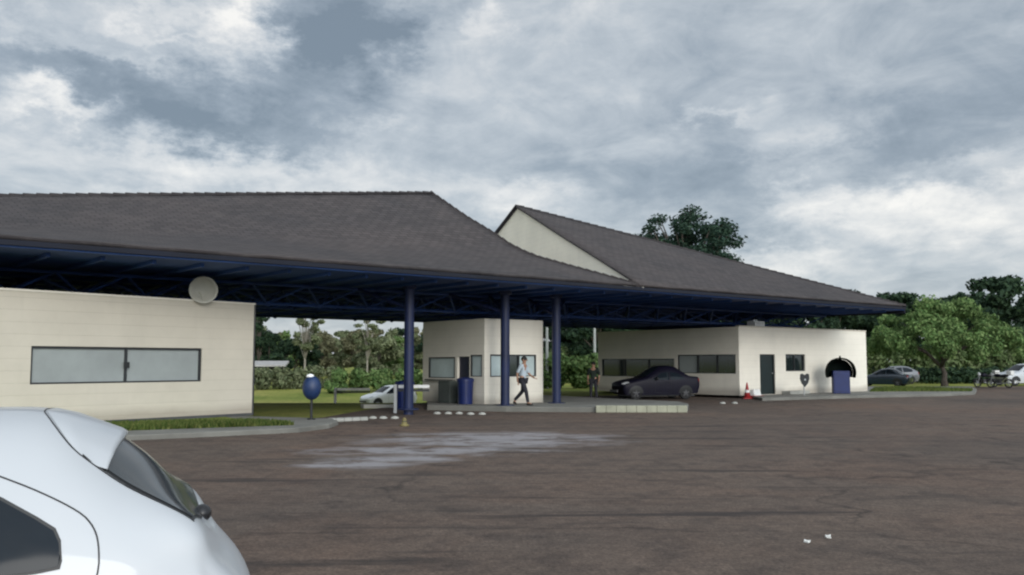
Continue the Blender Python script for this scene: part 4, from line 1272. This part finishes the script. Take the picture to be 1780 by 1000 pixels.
# ------------------------------------------------------------------ vegetation
def leaves(clumps, n, size, seed, flat=0.0):
    r = random.Random(seed); vs = []; fs = []
    tot = sum(c[3] * c[4] * c[5] for c in clumps) ** 1.0
    wts = [(c[3] * c[4] * c[5]) ** .67 for c in clumps]; W = sum(wts)
    for c, w in zip(clumps, wts):
        cx, cy, cz, rx, ry, rz = c
        for _ in range(max(6, int(n * w / W))):
            while True:
                d = Vector((r.gauss(0, 1), r.gauss(0, 1), r.gauss(0, 1)))
                if d.length > .01: break
            d.normalize(); q = r.random() ** .42
            if d.z < -.3: q *= .9
            p = Vector((cx + d.x * rx * q, cy + d.y * ry * q, cz + d.z * rz * q))
            nrm = (d + Vector((r.gauss(0, .6), r.gauss(0, .6), r.gauss(0, .6) + .25))).normalized()
            a = nrm.orthogonal().normalized(); b = nrm.cross(a)
            ang = r.uniform(0, 6.28); a2 = a * math.cos(ang) + b * math.sin(ang); b2 = b * math.cos(ang) - a * math.sin(ang)
            s1 = size * r.uniform(.55, 1.35); s2 = s1 * r.uniform(.4, .75)
            i = len(vs)
            vs += [p - a2 * s1, p + b2 * s2 * .9 + a2 * s1 * .1, p + a2 * s1, p - b2 * s2]
            fs.append((i, i + 1, i + 2, i + 3))
    g = MB(); g.v = vs; g.f = fs; return g
def trunk_mb(base_r, h, limbs, seed, lean=.0):
    r = random.Random(seed); g = MB()
    pts = [V(lean * h * (k / 6) ** 1.5 + r.uniform(-.04, .04) * k, r.uniform(-.04, .04) * k, h * k / 6) for k in range(7)]
    g.tube(pts, [base_r * (1.35 if k == 0 else 1 - .10 * k) for k in range(7)], 8)
    for (x, y, z) in limbs:
        st = pts[min(6, max(2, int(6 * min(1, z / h * .55))))]
        e = V(x, y, z); mid = st.lerp(e, .5) + V(r.uniform(-.2, .2), r.uniform(-.2, .2), (e - st).length * .08)
        g.tube([st, mid, e], [base_r * .5, base_r * .32, base_r * .10], 6)
    return g
def tree_src(kind, seed):
    r = random.Random(seed)
    if kind == 'umbrella':      # broad spreading crown, 6.8 m tall, 12 m wide
        cl = []
        for k in range(44):
            a = r.uniform(0, 6.28); d = math.sqrt(r.random()) * 5.2
            cl.append((d * math.cos(a), d * math.sin(a) * .9, 6.0 - .085 * d * d - r.uniform(0, 1.5), r.uniform(.7, 1.35), r.uniform(.7, 1.35), r.uniform(.4, .75)))
        for k in range(20):
            a = r.uniform(0, 6.28); d = r.uniform(3.6, 5.8)
            cl.append((d * math.cos(a), d * math.sin(a), 2.6 + r.uniform(-.5, .9), r.uniform(.6, 1.0), r.uniform(.6, 1.0), r.uniform(.5, .8)))
        lv = leaves(cl, 26000, .13, seed)
        tr = trunk_mb(.24, 2.6, [(c[0] * .8, c[1] * .8, c[2] - .2) for c in cl[:22]], seed)
    elif kind == 'round':       # dense woodland tree 11 m
        cl = []
        for k in range(30):
            z = r.uniform(3.0, 10.4); w = 3.6 * math.sin(math.pi * min(1, (z - 1.4) / 10.2)) ** .6
            a = r.uniform(0, 6.28); d = math.sqrt(r.random()) * w
            cl.append((d * math.cos(a), d * math.sin(a), z, r.uniform(.8, 1.6), r.uniform(.8, 1.6), r.uniform(.6, 1.2)))
        lv = leaves(cl, 6500, .30, seed)
        tr = trunk_mb(.25, 4.5, [(c[0] * .8, c[1] * .8, c[2]) for c in cl[:12]], seed)
    elif kind == 'tall':        # airy eucalyptus like 15 m, bare lower trunk
        cl = []
        for k in range(26):
            z = r.uniform(6.0, 14.6); w = 2.9 * math.sin(math.pi * min(1, (z - 4.6) / 11.0)) ** .7
            a = r.uniform(0, 6.28); d = math.sqrt(r.random()) * w
            cl.append((d * math.cos(a), d * math.sin(a), z, r.uniform(.5, 1.15), r.uniform(.5, 1.15), r.uniform(.4, .8)))
        lv = leaves(cl, 3800, .24, seed)
        tr = trunk_mb(.20, 11.5, [(c[0] * .85, c[1] * .85, c[2]) for c in cl[:16]], seed)
    elif kind == 'bush':        # understory, 5 m, rounded to the ground
        cl = []
        for k in range(22):
            z = r.uniform(.6, 4.6); w = 3.0 * (1 - (z / 5.6) ** 2) ** .5
            a = r.uniform(0, 6.28); d = math.sqrt(r.random()) * w
            cl.append((d * math.cos(a), d * math.sin(a), z, r.uniform(.7, 1.3), r.uniform(.7, 1.3), r.uniform(.5, .9)))
        lv = leaves(cl, 4200, .24, seed)
        tr = trunk_mb(.14, 2.2, [(c[0] * .7, c[1] * .7, c[2]) for c in cl[:8]], seed)
    elif kind == 'araucaria':   # candelabra pine, tufts on rising arms, 16 m
        cl = []; limbs = []
        for k in range(64):
            a = r.uniform(0, 6.28); d = 4.3 * math.sqrt(r.random())
            top_ = 15.4 - .16 * d * d
            z = top_ - abs(r.gauss(0, .9)) - .2
            cl.append((d * math.cos(a), d * math.sin(a) * .8, z, r.uniform(.4, .95), r.uniform(.4, .95), r.uniform(.3, .62)))
            if k % 2: limbs.append((d * math.cos(a), d * math.sin(a) * .8, z - .1))
        for k in range(26):
            a = r.uniform(0, 6.28); d = r.uniform(0, 3.0)
            cl.append((d * math.cos(a) - .6, d * math.sin(a), r.uniform(10.0, 12.6), r.uniform(.7, 1.3), r.uniform(.7, 1.3), r.uniform(.5, .9)))
        lv = leaves(cl, 9500, .15, seed)
        tr = trunk_mb(.3, 13.5, limbs, seed)
    return lv, tr
SRC = {}
def tree(kind, leafm, barkm, loc, s, rz, label, seed=1, group=None, name='tree', sz=None):
    key = (kind, seed, leafm)
    if key not in SRC:
        lv, tr = tree_src(kind, seed)
        root = empty(name, (0, 0, 0))
        tr.build('trunk', M[barkm], root, smooth=True); lv.build('crown', M[leafm], root)
        SRC[key] = root
    else:
        root = dup(SRC[key]); root.name = name
        root.pop('group', None) if hasattr(root, 'pop') else None
    if 'group' in root.keys(): del root['group']
    root.location = loc; root.rotation_euler = (0, 0, rz); root.scale = (s, s, sz or s)
    tag(root, label, 'tree', group); return root
p = zp(1642, 670.5, .13)
tree('umbrella', 'leaf_mid', 'bark', V(p.x, p.y, .1), .88, 0, 'broad low green tree with spreading crown on the grass verge at the right', 3, name='spreading_tree', sz=1.0)
p = at(1192, 600, 88)
tree('araucaria', 'leaf_blue', 'bark', V(p.x, p.y, 0), 1.42, 2.2, 'tall dark tree with open tufted branches rising above the ridge of the right roof', 5, name='pine_tree', sz=1.09)
# trees right
gR = 'dark trees beyond the right verge'
for i, (px, top, Y, kind, m, seed) in enumerate([(1728, 478, 100, 'round', 'leaf_dark', 11), (1772, 505, 104, 'round', 'leaf_dark', 12), (1690, 520, 108, 'round', 'leaf_dark', 11), (1835, 500, 108, 'round', 'leaf_dark', 12)]):
    p = at(px, top, Y); h = p.z / 11.2
    lab = ['tallest dark tree behind the spreading tree at the right', 'dark tree at the right edge just right of the tallest dark tree', 'dark tree half hidden behind the top of the spreading tree', 'dark tree past the right edge behind the white hatchback'][i]
    tree(kind, m, 'bark', V(p.x, Y, 0), h, i * 1.3, lab, seed, None)
for i, px in enumerate(range(1455, 1700, 27)):
    Y = 118 + (i * 37) % 13; p = at(px, 503 + (i * 53) % 19, Y)
    tree('round', 'leaf_dark', 'bark', V(p.x, Y, 0), p.z / 11.2, i * 2.1, 'small dark tree in the distant row behind the canopy tip', 11 + i % 2, 'distant dark trees behind the canopy tip')
for i, px in enumerate([1490, 1530, 1575, 1620, 1668, 1715, 1760, 1810, 1860]):
    Y = 86 + (i * 29) % 7; p = at(px, 588 + (i * 31) % 14, Y)
    tree('bush', 'leaf_mid' if i % 3 else 'leaf_dark', 'bark', V(p.x, Y, 0), p.z / 5.3, i * 1.7, 'bushy green shrub in the thicket behind the spreading tree', 21 + i % 2, 'shrubs behind the spreading tree', 'shrub', None)
for i, px in enumerate([1040, 1085, 1130, 1180, 1230, 1280, 1330, 1380, 1425]):
    Y = 78 + (i * 17) % 9; p = at(px, 520 + (i * 31) % 18, Y)
    tree('round', 'leaf_dark', 'bark', V(p.x, Y, 0), p.z / 11.2, i * 1.1, 'dark tree in the row hidden behind the gatehouse', 11 + i % 2, 'dark trees behind the gatehouse')
# trees seen under the canopy, left
gl = 'trees seen in the gap between left building and booth'
spec = [ # px, top, Y, kind, leaf, bark, seed
 (452, 515, 92, 'tall', 'leaf_dark', 'bark', 31), (470, 572, 104, 'round', 'leaf_dark', 'bark', 11), (497, 570, 110, 'round', 'leaf_mid', 'bark', 12), (532, 505, 96, 'tall', 'leaf_olive', 'bark_pale', 32),
 (560, 573, 112, 'round', 'leaf_rust', 'bark', 11), (592, 577, 118, 'round', 'leaf_olive', 'bark', 12), (622, 568, 112, 'round', 'leaf_rust', 'bark', 11), (640, 520, 98, 'tall', 'leaf_olive', 'bark_pale', 31),
 (668, 573, 114, 'round', 'leaf_olive', 'bark', 12), (692, 580, 108, 'round', 'leaf_mid', 'bark', 11), (725, 575, 112, 'round', 'leaf_olive', 'bark', 12), (655, 580, 104, 'bush', 'leaf_olive', 'bark', 21), (516, 582, 100, 'bush', 'leaf_dark', 'bark', 22), (760, 560, 110, 'round', 'leaf_dark', 'bark', 11), (430, 540, 108, 'round', 'leaf_dark', 'bark', 12)]
labs = ['tall airy dark tree just right of the left building corner', 'dense dark tree behind the shed roof', 'dense green tree between the two tall airy trees', 'tall airy olive tree with pale trunk above the blue phone shell',
        'brownish round tree right of the pale trunked tree', 'olive round tree in the middle of the gap', 'second brownish round tree left of the small white car', 'tall airy olive tree above the small white car',
        'olive round tree left of the leftmost navy column', 'green tree touching the leftmost navy column', 'olive tree between the leftmost column and the booth', 'olive bush below the tall tree above the small white car', 'dark bush below the pale trunked tree', 'dark tree behind the booth', 'dark tree hidden behind the left building']
for i, (px, top, Y, kind, lf, bk, seed) in enumerate(spec):
    p = at(px, top, Y); hh = {'tall': 15.2, 'round': 11.2, 'bush': 5.3}[kind]; s = p.z / hh
    tree(kind, lf, bk, V(p.x, Y, -.3), s, i * 1.9, labs[i], seed, None, sz=s * (1.0))
for i, px in enumerate(range(440, 760, 26)):
    Y = 126 + (i * 5) % 9; p = at(px, 561 + (i * 29) % 15, Y)
    tree('round', ('leaf_olive', 'leaf_dark', 'leaf_rust')[i % 3], 'bark', V(p.x, Y, -.3), p.z / 11.2, i * 2.3, 'far tree in the soft back row behind the lawn', 11 + i % 2, 'far back row of trees behind the lawn')
for i, px in enumerate(range(945, 1050, 24)):
    Y = 96 + (i * 7) % 9; p = at(px, 540 + (i * 13) % 12, Y)
    tree('round', 'leaf_dark', 'bark', V(p.x, Y, 0), p.z / 11.2, i * 1.4, 'dark tree seen between the booth and the gatehouse', 11 + i % 2, 'dark trees between booth and gatehouse')

def hedge(label, pts, h, w, leafm, seed, n=5000, size=.16, z0=0.0, group=None, name='hedge'):
    r = random.Random(seed); cl = []
    L = sum((b - a).length for a, b in zip(pts, pts[1:])); c = pts[0]
    for a, b in zip(pts, pts[1:]):
        k = max(2, int((b - a).length / .7))
        for i in range(k):
            q = a.lerp(b, (i + r.random()) / k)
            for zz in (.3, .72):
                cl.append((q.x - c.x + r.uniform(-.2, .2) * w, q.y - c.y + r.uniform(-.2, .2) * w, h * zz + r.uniform(-.08, .08) * h, .65, w * .5, h * .34))
    root = empty(name, V(c.x, c.y, z0)); tag(root, label, 'hedge', group)
    leaves(cl, n, size, seed).build('foliage', M[leafm], root)
    g = MB()
    for i in range(0, len(cl), 4): g.tube([V(cl[i][0], cl[i][1], -.1), V(cl[i][0] + .1, cl[i][1], h * .6)], .03, 5)
    g.build('stems', M['bark'], root)
def gy(px, Y): q = at(px, 640, Y); return V(q.x, Y, 0)
hedge('long pale green hedge behind the lawn seen left of the navy columns', [gy(430, 76), gy(520, 78), gy(590, 80)], 1.9, 1.6, 'leaf_olive', 41, 5000, .17, -.6)
hedge('darker green hedge behind the small white car', [gy(575, 72), gy(640, 74), gy(735, 76)], 1.7, 1.6, 'leaf_mid', 42, 6000, .17, -.55)
hedge('tall green hedge seen between booth and gatehouse', [gy(925, 62), gy(990, 62.5), gy(1060, 63)], 2.2, 1.6, 'leaf_mid', 43, 6500, .16)
hedge('pale reedy hedge behind the tall hedge between booth and gatehouse', [gy(920, 78), gy(1060, 80)], 2.9, 1.4, 'leaf_pale', 44, 3500, .2)
hedge('pale feathery grass hedge behind the dark cars and the spreading tree', [gy(1490, 80), gy(1600, 80), gy(1720, 81), gy(1860, 82)], 3.0, 1.8, 'leaf_pale', 45, 9000, .2)
hedge('low dark hedge along the back of the right parking strip', [gy(1590, 76), gy(1700, 77), gy(1860, 78)], 1.3, 1.2, 'leaf_dark', 46, 5000, .16)

def shed():
    p = at(462, 648, 88)
    root = empty('shed', V(p.x, p.y, -.4), R(6)); tag(root, 'small open shed with pale roof among the trees left of the lawn', 'shed')
    MB().box((0, .8, 1.0), (3.4, .15, 2.0)).build('wall', M['frame_dark'], root)
    MB().quadbox([V(-2, -1.2, 1.75), V(2, -1.2, 1.75), V(2, 1.2, 2.1), V(-2, 1.2, 2.1)], [V(-2, -1.2, 1.9), V(2, -1.2, 1.9), V(2, 1.2, 2.3), V(-2, 1.2, 2.3)]).build('roof', M['rooftile'], root)
    for x in (-1.8, 0, 1.8): MB().tube([V(x, -1, 0), V(x, -1, 1.8)], .06, 6).build('post', M['bark_pale'], root)
shed()
def tufts(name, polys, n, h, seed):
    """short grass blades on the verges"""
    r = random.Random(seed); vs = []; fs = []
    for poly, cnt, z in polys:
        xs = [q.x for q in poly]; ys = [q.y for q in poly]; k = 0; tr = 0
        while k < cnt and tr < cnt * 12:
            tr += 1
            p = V(r.uniform(min(xs), max(xs)), r.uniform(min(ys), max(ys)), z)
            if not in_poly(p, poly): continue
            a = r.uniform(0, 6.28); d = V(math.cos(a), math.sin(a), 0) * .035; hh = h * r.uniform(.5, 1.4)
            i = len(vs); vs += [p - d, p + d, p + V(r.uniform(-.05, .05), r.uniform(-.05, .05), hh)]; fs.append((i, i + 1, i + 2)); k += 1
    g = MB(); g.v = vs; g.f = fs
    o = g.build(name, M['grassblade']); tag(o, 'short green grass growing on the verges and lawn', 'grass', None, 'stuff')
gv = [V(q.x, q.y, 0) for q in (zp(180, 750, .124), zp(420, 742, .124), zp(510, 739, .124), zp(500, 736.5, .124), zp(437, 733, .124), zp(180, 738, .124))]
rv = [zp(1512, 681.0, .134), zp(1600, 680.5, .134), zp(1688, 680.5, .134), zp(1692, 677, .134), zp(1560, 673, .134), zp(1520, 675, .134)]
tufts('grass', [(gv, 9000, .12), (rv, 6000, .13)], 0, .10, 5)
